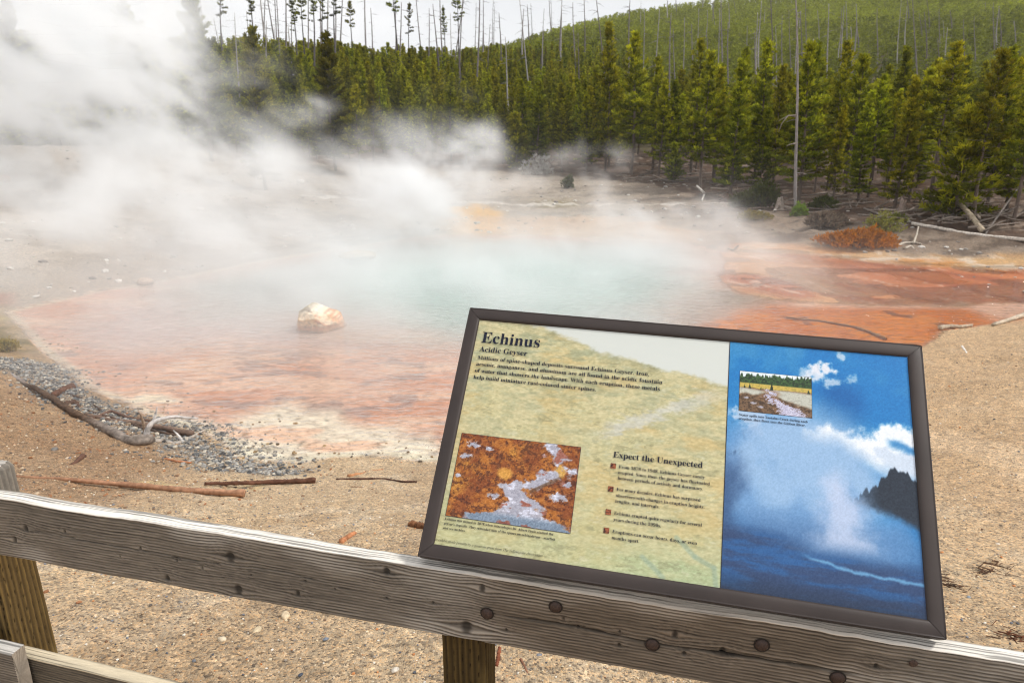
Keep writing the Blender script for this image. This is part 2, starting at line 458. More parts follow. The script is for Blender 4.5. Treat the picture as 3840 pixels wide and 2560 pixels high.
def ground_relief(x, y, z):
    pd = polydist(x, y, SHORE)
    land = sstep(.0, .25, -pd)
    d = np.hypot(x, y)
    z = z + land * (fbm(x * 1.7, y * 1.7, 4, 201) - .5) * .07 * np.clip(d / 5, .4, 1.5) + land * (fbm(x * 9, y * 9, 3, 211) - .5) * .02
    fe = sstep(16, 20, y) * land
    z = z + fe * (fbm(x * 2.2, y * 2.2, 4, 221) - .5) * .22
    pf = polydist(x, y, FLATS)
    kf = sstep(-.3, .5, pf)
    z = np.where(pd < 0, z * (1 - kf) + (fbm(x * .6, y * 1.5, 5, 231) - .53) * .07 * kf, z)
    # keep the bed below the water and the land above it
    z = np.where(pd > .0, np.minimum(z, -.012 - .02 * np.clip(pd, 0, 1)), np.where(pf > -.2, z, np.maximum(z, .004 + .03 * np.clip(-pd, 0, 1))))
    return z


ang = np.r_[np.linspace(-math.pi, -.86, 26)[:-1], np.linspace(-.86, .86, 640), np.linspace(.86, math.pi, 26)[1:]]
rad = np.r_[np.geomspace(1.3, 45, 440), np.geomspace(45, 900, 70)[1:]]
RR, AA = np.meshgrid(rad, ang, indexing='ij')
gx = RR * np.sin(AA); gy = RR * np.cos(AA)
gz = ground_relief(gx, gy, hz(gx, gy))
gc, gwet, ggrain = ground_colour(gx, gy, gz)
gc = gc * .93
mb = MB()
V = np.stack([gx, gy, gz], -1).reshape(-1, 3)
nr, na = RR.shape
F = grid_faces(nr, na)[:, ::-1]
mb.add(np.concatenate([V, [[0, 0, 1.2]]]), [F, np.stack([np.full(na - 1, nr * na), np.arange(1, na), np.arange(na - 1)], 1)], np.concatenate([gc.reshape(-1, 3), [lin((196, 168, 135))]]))

gm, t, p = mat('ground')
a = N(t, 'ShaderNodeAttribute', attribute_name='Col')
aw = N(t, 'ShaderNodeAttribute', attribute_name='wet'); ag = N(t, 'ShaderNodeAttribute', attribute_name='grain')
co = N(t, 'ShaderNodeTexCoord')
v1 = N(t, 'ShaderNodeTexVoronoi', Scale=120.0); v2 = N(t, 'ShaderNodeTexVoronoi', Scale=46.0)
nn = N(t, 'ShaderNodeTexNoise', Scale=14.0, Detail=6)
for q in (v1, v2, nn): t.links.new(co.outputs['Object'], q.inputs['Vector'])
s1 = N(t, 'ShaderNodeSeparateColor'); t.links.new(v1.outputs['Color'], s1.inputs[0])
s2 = N(t, 'ShaderNodeSeparateColor'); t.links.new(v2.outputs['Color'], s2.inputs[0])
r1 = N(t, 'ShaderNodeValToRGB'); t.links.new(s1.outputs[0], r1.inputs[0])
els = r1.color_ramp.elements
els[0].position = 0; els[0].color = (.30, .30, .32, 1)
els[1].position = 1; els[1].color = (1.55, 1.5, 1.42, 1)
for ps, c in ((.12, (.55, .52, .5, 1)), (.3, (.85, .82, .78, 1)), (.55, (1, 1, 1, 1)), (.75, (1.1, 1.0, .88, 1)), (.88, (1.22, 1.02, .82, 1))):
    e = els.new(ps); e.color = c
r1.color_ramp.interpolation = 'LINEAR'
r2 = N(t, 'ShaderNodeValToRGB'); t.links.new(s2.outputs[0], r2.inputs[0])
els = r2.color_ramp.elements
els[0].position = 0; els[0].color = (.62, .63, .66, 1); els[1].position = 1; els[1].color = (1.25, 1.22, 1.16, 1)
for ps, c in ((.15, (.9, .9, .9, 1)), (.8, (1.04, 1.02, 1, 1))):
    e = els.new(ps); e.color = c
mul = N(t, 'ShaderNodeVectorMath', operation='MULTIPLY'); t.links.new(r1.outputs[0], mul.inputs[0]); t.links.new(r2.outputs[0], mul.inputs[1])
mg = N(t, 'ShaderNodeMixRGB'); mg.inputs[1].default_value = (1, 1, 1, 1)
t.links.new(ag.outputs['Fac'], mg.inputs[0]); t.links.new(mul.outputs[0], mg.inputs[2])
nr_ = N(t, 'ShaderNodeMapRange'); nr_.inputs[1].default_value = .3; nr_.inputs[2].default_value = .7; nr_.inputs[3].default_value = .82; nr_.inputs[4].default_value = 1.18
t.links.new(nn.outputs[0], nr_.inputs[0])
sc1 = N(t, 'ShaderNodeVectorMath', operation='SCALE'); t.links.new(mg.outputs[0], sc1.inputs[0]); t.links.new(nr_.outputs[0], sc1.inputs['Scale'])
mu2 = N(t, 'ShaderNodeVectorMath', operation='MULTIPLY'); t.links.new(sc1.outputs[0], mu2.inputs[0]); t.links.new(a.outputs['Color'], mu2.inputs[1])
t.links.new(mu2.outputs[0], p.inputs['Base Color'])
rw = N(t, 'ShaderNodeMapRange'); rw.inputs[3].default_value = .95; rw.inputs[4].default_value = .22
t.links.new(aw.outputs['Fac'], rw.inputs[0]); t.links.new(rw.outputs[0], p.inputs['Roughness'])
p.inputs['Specular IOR Level'].default_value = .35
ad = N(t, 'ShaderNodeMath', operation='ADD'); t.links.new(v1.outputs['Distance'], ad.inputs[0]); t.links.new(v2.outputs['Distance'], ad.inputs[1])
ad2 = N(t, 'ShaderNodeMath', operation='SUBTRACT'); t.links.new(nn.outputs[0], ad2.inputs[0]); t.links.new(ad.outputs[0], ad2.inputs[1])
bp = N(t, 'ShaderNodeBump', Distance=.006); t.links.new(ad2.outputs[0], bp.inputs['Height'])
bs = N(t, 'ShaderNodeMath', operation='MULTIPLY'); bs.inputs[1].default_value = .7; t.links.new(ag.outputs['Fac'], bs.inputs[0]); t.links.new(bs.outputs[0], bp.inputs['Strength'])
t.links.new(bp.outputs[0], p.inputs['Normal'])
ground = mb.build('ground', gm)
for nm, arr in (('wet', gwet), ('grain', ggrain)):
    at = ground.data.attributes.new(nm, 'FLOAT', 'POINT')
    at.data.foreach_set('value', np.r_[arr.ravel(), 0 if nm == 'wet' else 1].astype(np.float32))
tag(ground, kind='structure')

# ------------------------------------------------------------------ pool water
S = np.array(SHORE); cx0, cy0 = 0.0, 13.0
dense = []
for i in range(len(S)):
    a0, a1 = S[i], S[(i + 1) % len(S)]
    k = max(2, int(np.linalg.norm(a1 - a0) / .25))
    for j in range(k): dense.append(a0 + (a1 - a0) * j / k)
dense = np.array(dense)
xs = np.linspace(S[:, 0].min() - .1, 18.5, 150); ys = np.linspace(S[:, 1].min() - .1, S[:, 1].max() + .1, 130)
X2, Y2 = np.meshgrid(xs, ys, indexing='ij'); pdw = polydist(X2, Y2, SHORE)
keep = np.maximum(pdw, polydist(X2, Y2, FLATS)) > -.3
Fw = grid_faces(150, 130)
Fw = Fw[keep.ravel()[Fw].all(1)]
used, inv = np.unique(Fw, return_inverse=True)
mb = MB(); mb.add(np.stack([X2, Y2, np.full_like(X2, 0.0)], -1).reshape(-1, 3)[used], [inv.reshape(-1, 4)[:, ::-1]])
wm = bpy.data.materials.new('pool water'); wm.use_nodes = True; t = wm.node_tree
t.nodes.remove(t.nodes['Principled BSDF'])
tr = N(t, 'ShaderNodeBsdfTransparent'); tr.inputs[0].default_value = (.98, .985, .98, 1)
gl = N(t, 'ShaderNodeBsdfGlossy', Roughness=.06)
fr = N(t, 'ShaderNodeFresnel', IOR=1.33); mx = N(t, 'ShaderNodeMixShader')
co = N(t, 'ShaderNodeTexCoord'); mp = N(t, 'ShaderNodeMapping'); mp.inputs['Scale'].default_value = (1.6, 4.2, 1); mp.inputs['Rotation'].default_value = (0, 0, R_(12))
n1_ = N(t, 'ShaderNodeTexNoise', Scale=2.2, Detail=4, Distortion=.6)
t.links.new(co.outputs['Object'], mp.inputs[0]); t.links.new(mp.outputs[0], n1_.inputs['Vector'])
b_ = N(t, 'ShaderNodeBump', Strength=.9, Distance=.07); t.links.new(n1_.outputs[0], b_.inputs['Height'])
t.links.new(b_.outputs[0], gl.inputs['Normal']); t.links.new(b_.outputs[0], fr.inputs['Normal'])
t.links.new(fr.outputs[0], mx.inputs[0]); t.links.new(tr.outputs[0], mx.inputs[1]); t.links.new(gl.outputs[0], mx.inputs[2])
t.links.new(mx.outputs[0], t.nodes['Material Output'].inputs['Surface'])
tag(mb.build('water', wm), kind='structure')

# ------------------------------------------------------------------ wooden fence
RU = np.array([.97487, -.20972, -.03002]); RU /= np.linalg.norm(RU)         # rail direction
RN = np.cross(np.array([0, 0, 1.]), RU); RN /= np.linalg.norm(RN)           # away from the viewer
RW = np.cross(RU, RN) * 1.0
if RW[2] < 0: RW = -RW
RP = np.array([-.40191, 1.39617, 2.05306])                                  # on the rail's upper front edge
FENCE = np.array([RP[0], RP[1], 1.2])


def on_rail(px, py, off=0.0):          # photo pixel (3840) -> point of the rail's front plane, in rail coordinates (s along, h up)
    r = ray(px, py); q = RP + RN * off
    tt = np.dot(q - CAM, RN) / np.dot(r, RN)
    P = CAM + r * tt - RP
    return float(P @ RU), float(P @ RW)


def wood_grain(s, h, seed, knots, base, dark, light, freq=118):
    """weathered long grain bent around knots: returns colour and relief"""
    hh = h + .012 * (fbm(s * .9, h * 5, 3, seed) - .5) + .0022 * (fbm(s * 9, h * 14, 2, seed + 3) - .5)
    kn = np.zeros_like(s)
    for ks, kh, kr in knots:
        dx = (s - ks) / (kr * 2.6); dy = (h - kh) / (kr * 2.6)
        g = np.exp(-(dx * dx + dy * dy))
        hh = hh + kr * .62 * g * np.sign(h - kh + 1e-9) * -1 * (1 - np.exp(-np.abs(h - kh) / (kr * .5)))
        rr = np.hypot((s - ks) / 1.0, (h - kh) / 1.5)
        kn = np.maximum(kn, sstep(kr * .75, kr * .3, rr))
    ph = hh * freq
    ring = .5 + .5 * np.sin(ph * 2 * math.pi + 3 * fbm(s * 1.3, hh * 18, 2, seed + 7))
    ring = ring ** 1.3 * (.55 + .45 * fbm(s * .8, hh * 40, 3, seed + 9)) * 1.25
    fine = fbm(s * 11, hh * 700, 4, seed + 11, .65)
    blot = fbm(s * 3.0, h * 9, 4, seed + 17)
    w = np.clip(.16 + .60 * ring * (.5 + .5 * blot) + .75 * (fine - .5), 0, 1)[..., None]
    C = np.asarray(dark) * (1 - w) + np.asarray(base) * w
    l = (sstep(.5, .75, blot) * .55 * ring)[..., None]
    C = C * (1 - l) + np.asarray(light) * l
    C = C * (.80 + .40 * fbm(s * 1.1, h * 4, 3, seed + 23)[..., None])
    k = kn[..., None] * .85
    C = C * (1 - k) + np.asarray(dark) * .55 * k
    relief = -.0016 * (1 - ring) - .0012 * (1 - fine) - .004 * kn
    return C, relief


def plank(name, s0, s1, top, height, thick, off, parent, seed, knots, base, dark, light, mat_, cracks=(), droop=None, ns=None, endgrain=True, topw=.9, stain=None):
    """a weathered board: lengthwise s0..s1, upper front edge at height top(s), front plane off metres behind the rail plane"""
    ns = ns or int((s1 - s0) / .0032)
    s = np.linspace(s0, s1, ns)
    r = .0045                          # worn arris
    prof = []                          # (depth, height below top, face code)
    nf, ntp = 84, 22
    for q in np.linspace(0, 1, ntp): prof.append((thick - r - (thick - 2 * r) * q, 0, 0))
    for q in np.linspace(0, 1, 5)[1:]: prof.append((r - r * math.sin(q * math.pi / 2), r - r * math.cos(q * math.pi / 2), 0))
    for q in np.linspace(0, 1, nf)[1:]: prof.append((0, r + (height - 2 * r) * q, 1))
    for q in np.linspace(0, 1, 4)[1:]: prof.append((r - r * math.cos(q * math.pi / 2), height - r + r * math.sin(q * math.pi / 2), 1))
    for q in np.linspace(0, 1, 8)[1:]: prof.append((r + (thick - 2 * r) * q, height, 2))
    for q in np.linspace(0, 1, 12)[1:]: prof.append((thick, height - height * q, 3))
    prof = np.array(prof); npf = len(prof)
    Sg, D = np.meshgrid(s, prof[:, 0], indexing='ij'); _, H = np.meshgrid(s, prof[:, 1], indexing='ij')
    # unrolled coordinate so that the grain runs over the arris
    un_ = np.where(prof[:, 2] == 0, prof[:, 0] + .4, np.where(prof[:, 2] == 1, -prof[:, 1], np.where(prof[:, 2] == 2, -height - prof[:, 0], 1 + prof[:, 1])))
    U = np.broadcast_to(un_, Sg.shape)
    C, rel = wood_grain(Sg, U, seed, knots, base, dark, light)
    code = np.broadcast_to(prof[:, 2], Sg.shape)
    tp = (code == 0)
    lt = np.where(tp, topw, 0)[..., None] * (.75 + .5 * fbm(Sg * 5, U * 60, 3, seed + 31)[..., None])  # top face painted paler, light from above put into its colour
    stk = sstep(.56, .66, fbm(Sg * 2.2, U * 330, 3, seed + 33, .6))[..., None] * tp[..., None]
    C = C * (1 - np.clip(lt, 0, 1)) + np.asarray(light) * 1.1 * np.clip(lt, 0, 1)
    C = C * (1 - .62 * stk)
    for cs, ce, ch, cw in cracks:      # long drying cracks
        cl = ch + .004 * (fbm(Sg * 7, Sg * 0 + cs, 3, seed + 41) - .5) * 4 + .002 * np.sin(Sg * 9)
        dd = np.abs(-U - cl) / cw * (code == 1) + 9 * (code != 1)
        m = np.clip(1.2 - dd, 0, 1) * sstep(cs, cs + .1, Sg) * sstep(ce, ce - .1, Sg)
        C = C * (1 - .85 * m[..., None]); rel = rel - .006 * m
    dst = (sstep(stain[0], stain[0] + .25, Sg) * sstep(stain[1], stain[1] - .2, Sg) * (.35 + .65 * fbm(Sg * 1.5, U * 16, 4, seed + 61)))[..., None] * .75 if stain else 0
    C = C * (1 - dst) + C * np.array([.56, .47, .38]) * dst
    wob = .0035 * (fbm(Sg * 4, Sg * 0, 3, seed + 51) - .5) * 2 + .0016 * (fbm(Sg * 22, Sg * 0 + 5, 2, seed + 55) - .5) * 2
    edge = np.exp(-H / .02) + np.exp(-(height - H) / .02)
    dz = (droop(Sg) if droop is not None else 0) + wob * np.where(H < height / 2, 1, .6)
    nd = np.where(code == 1, -1, np.where(code == 3, 1, 0)); nh = np.where(code == 0, 1, np.where(code == 2, -1, 0))
    P = RP + Sg[..., None] * RU + (D + off + nd * rel)[..., None] * RN + (top(Sg) - H + dz + nh * rel)[..., None] * RW
    mb = MB()
    i = np.arange(ns - 1)[:, None] * npf; j = np.arange(npf)[None, :]; j2 = (j + 1) % npf
    Fq = np.stack([i + j, i + npf + j, i + npf + j2, i + j2], -1).reshape(-1, 4)
    mb.add(P.reshape(-1, 3) - FENCE, [Fq], C.reshape(-1, 3))
    for e, k in ((0, 1), (ns - 1, -1)):
        ring = P[e] - FENCE
        ce = ring.mean(0)
        idx = np.arange(npf)
        f = np.stack([np.full(npf, npf), (idx + 1) % npf if k > 0 else idx, idx if k > 0 else (idx + 1) % npf], 1)
        cc = np.asarray(base) * (.6 + .8 * vnoise(idx * 1.7, idx * 0 + e, seed))[:, None]
        mb.add(np.concatenate([ring, [ce]]), [f], np.concatenate([cc, [np.asarray(base) * .8]]))
    o = mb.build(name, mat_, parent)
    return o


wood_m = attr_mat('weathered wood', rough=.82, spec=.25, nscale=160, namp=.10, bump=.12, bscale=420, stretch=(.12, 1, 1))
fence = empty('wooden_fence', FENCE.tolist())
tag(fence, 'weathered grey wooden fence with two rails, in the sand before the hot pool', 'fence')
GB, GD, GL = lin((174, 162, 147)), lin((66, 61, 56)), lin((222, 216, 207))


def k7(zx, zy, r):                     # knot seen in the enlarged lower left of the photo
    s, h = on_rail(zx * 1280 / 2352, 1707 + zy * 853 / 1567); return (s, h, r)


def k8(zx, zy, r):
    s, h = on_rail(1280 + zx * 1280 / 2352, 1707 + zy * 853 / 1567); return (s, h, r)


def k9(zx, zy, r):
    s, h = on_rail(2560 + zx * 1280 / 2352, 1707 + zy * 853 / 1567); return (s, h, r)


KN = [k7(175, 508, .012), k7(100, 585, .011), k7(442, 520, .007), k7(965, 645, .006), k7(825, 695, .004), k7(1215, 725, .005), k7(1392, 778, .006),
      k7(1585, 705, .020), k7(1150, 850, .012), k7(1640, 930, .019), k7(1725, 828, .004), k7(2100, 868, .005), k7(2050, 950, .010), k7(2305, 920, .004),
      k8(310, 800, .015), k8(310, 985, .005), k8(630, 1018, .006), k8(970, 920, .013), k8(860, 1190, .024), k8(1135, 1205, .006), k8(1530, 1122, .005),
      k8(1632, 1185, .006), k8(1918, 1213, .005), k8(1915, 1305, .006), k8(2300, 1230, .012), k9(275, 1350, .012), k9(10, 1365, .008), k9(1335, 1455, .009), k9(770, 1445, .004)]
sA = on_rail(-700, 1800)[0]; sB = on_rail(4300, 2500)[0]
c1 = k7(100, 560, 0); c2 = k7(1000, 700, 0); c3 = k8(900, 1075, 0); c4 = k9(600, 1410, 0)
cy_ = lambda kk: -kk[1]
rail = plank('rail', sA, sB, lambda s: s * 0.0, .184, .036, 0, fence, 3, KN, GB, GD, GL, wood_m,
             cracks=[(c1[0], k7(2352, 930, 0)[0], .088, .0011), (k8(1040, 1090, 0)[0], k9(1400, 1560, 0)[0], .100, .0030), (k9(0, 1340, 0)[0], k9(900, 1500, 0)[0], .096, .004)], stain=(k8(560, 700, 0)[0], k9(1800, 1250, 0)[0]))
rail['label'] = 'upper rail carrying the sign'
# lower rail
l0 = on_rail(50, 2442); l1 = on_rail(497, 2549)
sl = (l1[1] - l0[1]) / (l1[0] - l0[0])
lr = plank('rail', sA, sB, lambda s: l0[1] + (s - l0[0]) * 0 - .012 + np.where(s > l0[0], (s - l0[0]) * max(sl, -.10), 0) , .184, .036, .004, fence, 13,
           [(l0[0] - .05, l0[1] - .05, .02), (l0[0] + .22, l0[1] - .03, .016), (l0[0] + .5, l0[1] - .1, .012)], lin((140, 128, 110)), GD, lin((200, 186, 160)), wood_m)
lr['label'] = 'lower rail close to the sand'
# short board whose end shows in front of the lower rail
b0 = on_rail(48, 2470, -.045)
bd = plank('rail_end', b0[0] - .6, b0[0], lambda s: b0[1] + .018 + s * 0, .184, .042, -.046, fence, 23, [(b0[0] - .2, b0[1] - .06, .014)], GB, GD, GL, wood_m)
bd['label'] = 'pale board end lapped over the lower rail'


def post(px_right, py, width, depth, ztop, seed, base, dark, light, grey_top, lab, back=0.0):
    s, _ = on_rail(px_right, py, .037 + back)
    mb = MB(); zs = np.linspace(.85, ztop, 260); np_ = 220
    a4 = np.linspace(0, 2 * math.pi, 6000)
    # rounded square section, points spread evenly along its outline
    ex = 9.0
    qx = np.sign(np.cos(a4)) * np.abs(np.cos(a4)) ** (2 / ex) * width / 2; qy = np.sign(np.sin(a4)) * np.abs(np.sin(a4)) ** (2 / ex) * depth / 2
    ll = np.r_[0, np.cumsum(np.hypot(np.diff(qx), np.diff(qy)))]; lq = np.arange(np_) / np_ * ll[-1]
    cxr = np.interp(lq, ll, qx); cyr = np.interp(lq, ll, qy)
    Z, A = np.meshgrid(zs, lq, indexing='ij')
    U = A
    g = .5 + .5 * np.sin(2 * math.pi * (U * 62 + .8 * fbm(Z * 2.2, U * 14, 3, seed))); fn = fbm(Z * 10, U * 420, 3, seed + 5)
    w = np.clip(.2 + .6 * g * fn * 1.6, 0, 1)[..., None]
    C = np.asarray(dark) * (1 - w) + np.asarray(base) * w
    l = sstep(.55, .8, fbm(Z * 3, U * 18, 4, seed + 9))[..., None] * .6
    C = C * (1 - l) + np.asarray(light) * l
    # incising slits in rows
    row = np.abs((U * 46 + .25 * (fbm(Z * 3, U * 6, 2, seed) - .5)) % 1 - .5) * 2; seg = ((Z * 22 + np.floor(U * 46) * .37 + .3 * vnoise(np.floor(Z * 22), np.floor(U * 46), seed)) % 1)
    slit = sstep(.24, .08, 1 - row) * sstep(.0, .1, seg) * sstep(.36, .26, seg)
    C = C * (1 - .75 * slit[..., None])
    if grey_top:
        gt = sstep(ztop - .20, ztop - .09, Z + .05 * (fbm(Z * 3, U * 40, 2, seed) - .5))[..., None] * .85
        C = C * (1 - gt) + lin((140, 134, 126)) * (.55 + .6 * w) * gt
    rel = -.004 * slit - .003 * (1 - g) - .002 * (1 - fn)
    sc_ = 1 + rel / (width / 2)
    tpf = sstep(ztop, ztop - .012, Z); sc_ = sc_ * (.90 + .10 * tpf)
    xl = cxr[None] * sc_; yl = cyr[None] * sc_
    c0 = RP + RU * (s - width / 2) + RN * (.037 + depth / 2)
    hx = RU * [1, 1, 0]; hx /= np.linalg.norm(hx)
    P = np.stack([c0[0] + xl * hx[0] + yl * RN[0], c0[1] + xl * hx[1] + yl * RN[1], Z + .012 * (fbm(xl * 60, yl * 60, 2, seed) - .5) * (Z > ztop - .01)], -1)
    i = np.arange(259)[:, None] * np_; j = np.arange(np_)[None, :]; j2 = (j + 1) % np_
    mb.add(P.reshape(-1, 3) - FENCE, [np.stack([i + j, i + j2, i + np_ + j2, i + np_ + j], -1).reshape(-1, 4)], C.reshape(-1, 3))
    top = P[-1] - FENCE
    q = np.concatenate([top * 1, (top - top.mean(0)) * [.6, .6, 1] + top.mean(0) + [0, 0, .004], (top - top.mean(0)) * [.25, .25, 1] + top.mean(0) + [0, 0, .002], [top.mean(0) + [0, 0, .003]]])
    fs = [np.stack([k * np_ + np.arange(np_), k * np_ + (np.arange(np_) + 1) % np_, (k + 1) * np_ + (np.arange(np_) + 1) % np_, (k + 1) * np_ + np.arange(np_)], 1) for k in (0, 1)]
    ft = np.stack([2 * np_ + np.arange(np_), 2 * np_ + (np.arange(np_) + 1) % np_, np.full(np_, 3 * np_)], 1)
    qc = (lin((170, 164, 156)) if grey_top else np.asarray(base)) * (.45 + .9 * vnoise(q[:, 0] * 90, q[:, 1] * 200, seed))[:, None]
    mb.add(q, fs + [ft], qc)
    o = mb.build('post', wood_m, fence); o['label'] = lab
    return o


zl = float((RP + RU * on_rail(60, 1790, .037)[0])[2])
zt_ = [CAM + ray(40, 1772) * (np.dot(RP + RN * .107 - CAM, RN) / np.dot(ray(40, 1772), RN))][0][2]
post(77, 1795, .150, .140, float(zt_), 5, lin((124, 100, 56)), lin((50, 38, 24)), lin((150, 128, 82)), True, 'olive brown post with a grey weathered top above the rail', .140)
post(1811, 2420, .116, .116, float((RP + RU * on_rail(1720, 2300, .037)[0])[2]) - .03, 8, lin((104, 84, 46)), lin((44, 34, 20)), lin((120, 100, 60)), False, 'dark olive post with rows of small slits, below the sign')
s_r = on_rail(4150, 2450, .037)[0]
post(4230, 2450, .116, .116, float((RP + RU * s_r)[2]) - .03, 9, lin((104, 84, 46)), lin((44, 34, 20)), lin((120, 100, 60)), False, 'post beyond the right-hand side of the sign')
# bolt heads on the upper rail
bolt_m = attr_mat('rusty steel', rough=.6, spec=.5, nscale=300, namp=.35, bump=.25, bscale=600)
for zx, zy, r, f in ((1005, 1085, .0132, k8), (1477, 1040, .0132, k8), (2143, 1300, .0138, k8), (545, 1303, .0138, k9), (1068, 1528, .0138, k9)):
    s, h, _ = f(zx, zy, 0)
    mb = MB(); nr2, na2 = 8, 28
    P = []; Cc = []
    for i in range(nr2):
        th = i / (nr2 - 1) * math.pi / 2
        for j in range(na2):
            a_ = j / na2 * 2 * math.pi
            P.append(RU * r * math.sin(th) * math.cos(a_) + RW * r * math.sin(th) * math.sin(a_) - RN * (r * .5 * math.cos(th) + .001))
            Cc.append(lin((66, 48, 40)) * (.7 + .5 * vnoise(i * 1.3, j * .9, int(zx))) if i < 7 else lin((34, 26, 22)))
    base = RP + RU * s + RW * h - FENCE
    i = np.arange(nr2 - 1)[:, None] * na2; j = np.arange(na2)[None, :]; j2 = (j + 1) % na2
    mb.add(np.array(P) + base, [np.stack([i + j, i + na2 + j, i + na2 + j2, i + j2], -1).reshape(-1, 4)], np.array(Cc))
    # dark ring worn into the timber
    an = np.arange(32) / 32 * 2 * math.pi
    ri = np.stack([np.outer(np.cos(an), RU) * q + np.outer(np.sin(an), RW) * q - RN * .0012 for q in (r * .9, r * 1.22)]).reshape(-1, 3) + base
    k = np.arange(32)
    mb.add(ri, [np.stack([k, (k + 1) % 32, 32 + (k + 1) % 32, 32 + k], 1)], lin((36, 28, 24)))
    mb.build('bolt', bolt_m, fence)
for zx, zy, f in ((1588, 1428, k9),):
    s, h, _ = f(zx, zy, 0); mb = MB(); base = RP + RU * s + RW * h - FENCE
    an = np.arange(20) / 20 * 2 * math.pi
    ri = np.concatenate([np.outer(np.cos(an), RU) * .0085 + np.outer(np.sin(an), RW) * .0085 - RN * .0014, [-RN * .004]]) + base
    k = np.arange(20); mb.add(ri, [np.stack([k, (k + 1) % 20, np.full(20, 20)], 1)], lin((74, 56, 48)))
    o = mb.build('bolt', bolt_m, fence); o['label'] = 'small recessed screw near the sign corner'

# ------------------------------------------------------------------ exhibit sign
SU = np.array([.97487, -.20972, -.03002]); SU /= np.linalg.norm(SU)
SV = np.array([.17061, .62586, .72634]); SV -= SU * (SV @ SU) * 0
SV = SV - SU * (SV @ SU); SV /= np.linalg.norm(SV)
SN = np.cross(SU, SV)                    # out of the face, to the viewer
SW, SH = 1.10, .642
SC = np.array([.37317, 1.44239, 2.29924])
SO = SC - SV * SH / 2                    # middle of the lower edge
sign = empty('exhibit_sign', SO.tolist())
sign.rotation_euler = Matrix((SU, SV, SN)).transposed().to_euler()
tag(sign, 'low slanted exhibit sign about a geyser, brown metal frame, mounted on the upper fence rail', 'sign')
SIGNM = np.stack([SU, SV, SN])
BW = .0325


def sloc(px, py, n=-.006):               # photo pixel (3840) -> sign coordinates on its picture plane
    r = ray(px, py); q = SO + SN * n
    P = CAM + r * (np.dot(q - CAM, SN) / np.dot(r, SN)) - SO
    return float(P @ SU), float(P @ SV)


frame_m, t, p = mat('brown powder coat')
co = N(t, 'ShaderNodeTexCoord')
nf_ = N(t, 'ShaderNodeTexNoise', Scale=520.0, Detail=3); vf = N(t, 'ShaderNodeTexVoronoi', Scale=95.0)
nl = N(t, 'ShaderNodeTexNoise', Scale=7.0, Detail=4)
for q in (nf_, vf, nl): t.links.new(co.outputs['Object'], q.inputs['Vector'])
rp = N(t, 'ShaderNodeValToRGB'); rp.color_ramp.elements[0].position = .06; rp.color_ramp.elements[0].color = (.035, .028, .026, 1)
rp.color_ramp.elements[1].position = .13; rp.color_ramp.elements[1].color = (.045, .034, .031, 1)
sp = N(t, 'ShaderNodeSeparateColor'); t.links.new(vf.outputs['Color'], sp.inputs[0])
ma = N(t, 'ShaderNodeMath', operation='MULTIPLY_ADD'); ma.inputs[1].default_value = .55; t.links.new(sp.outputs[0], ma.inputs[0]); t.links.new(vf.outputs['Distance'], ma.inputs[2])
ms = N(t, 'ShaderNodeMath', operation='SUBTRACT'); ms.inputs[1].default_value = .02; t.links.new(ma.outputs[0], ms.inputs[0])
t.links.new(ms.outputs[0], rp.inputs[0])
mh = N(t, 'ShaderNodeMapRange'); mh.inputs[1].default_value = .3; mh.inputs[2].default_value = .7; mh.inputs[3].default_value = .82; mh.inputs[4].default_value = 1.2
t.links.new(nl.outputs[0], mh.inputs[0])
sx = N(t, 'ShaderNodeVectorMath', operation='SCALE'); t.links.new(rp.outputs[0], sx.inputs[0]); t.links.new(mh.outputs[0], sx.inputs['Scale'])
t.links.new(sx.outputs[0], p.inputs['Base Color'])
p.inputs['Roughness'].default_value = .5; p.inputs['Specular IOR Level'].default_value = .32
b_ = N(t, 'ShaderNodeBump', Strength=.18, Distance=.001); t.links.new(nf_.outputs[0], b_.inputs['Height']); t.links.new(b_.outputs[0], p.inputs['Normal'])

# frame: four mitred lengths of a rounded section
prof = [(0, -.036), (0, -.006), (.0008, .001), (.0025, -.001), (.005, 0), (.020, .0008), (.026, .0002), (.0295, -.0012), (.0315, -.0035), (BW, -.0065), (BW, -.0085)]
prof_ts = np.array(prof)
mb = MB()
cor = [np.array([-SW / 2, 0]), np.array([SW / 2, 0]), np.array([SW / 2, SH]), np.array([-SW / 2, SH])]
inn = [np.array([1, 1]), np.array([-1, 1]), np.array([-1, -1]), np.array([1, -1])]
for e in range(4):
    c0_, c1_ = cor[e], cor[(e + 1) % 4]; i0, i1 = inn[e], inn[(e + 1) % 4]
    dr = (c1_ - c0_) / np.linalg.norm(c1_ - c0_); gap = .0006
    nseg = 24; rows = []
    for k in range(nseg + 1):
        f = k / nseg
        for ti, nh_ in prof_ts:
            a_ = c0_ + i0 * ti + dr * gap; b2 = c1_ + i1 * ti - dr * gap
            # tiny mitre chamfer
            q = a_ * (1 - f) + b2 * f
            dn = -.0012 if k in (0, nseg) else 0
            rows.append((q[0], q[1], nh_ + dn))
    npf = len(prof_ts)
    mb.add(rows, [grid_faces(nseg + 1, npf)[:, ::-1]])
frame = mb.build('frame', frame_m, sign)
# back pan
back_m = attr_mat('dark aluminium', rough=.6, spec=.4, nscale=30, namp=.15)
mb = MB(); box(mb, (-SW / 2 + .003, .003, -.034), (SW / 2 - .003, SH - .003, -.012), lin((86, 78, 74)))
mb.build('back_pan', back_m, sign, smooth=False)
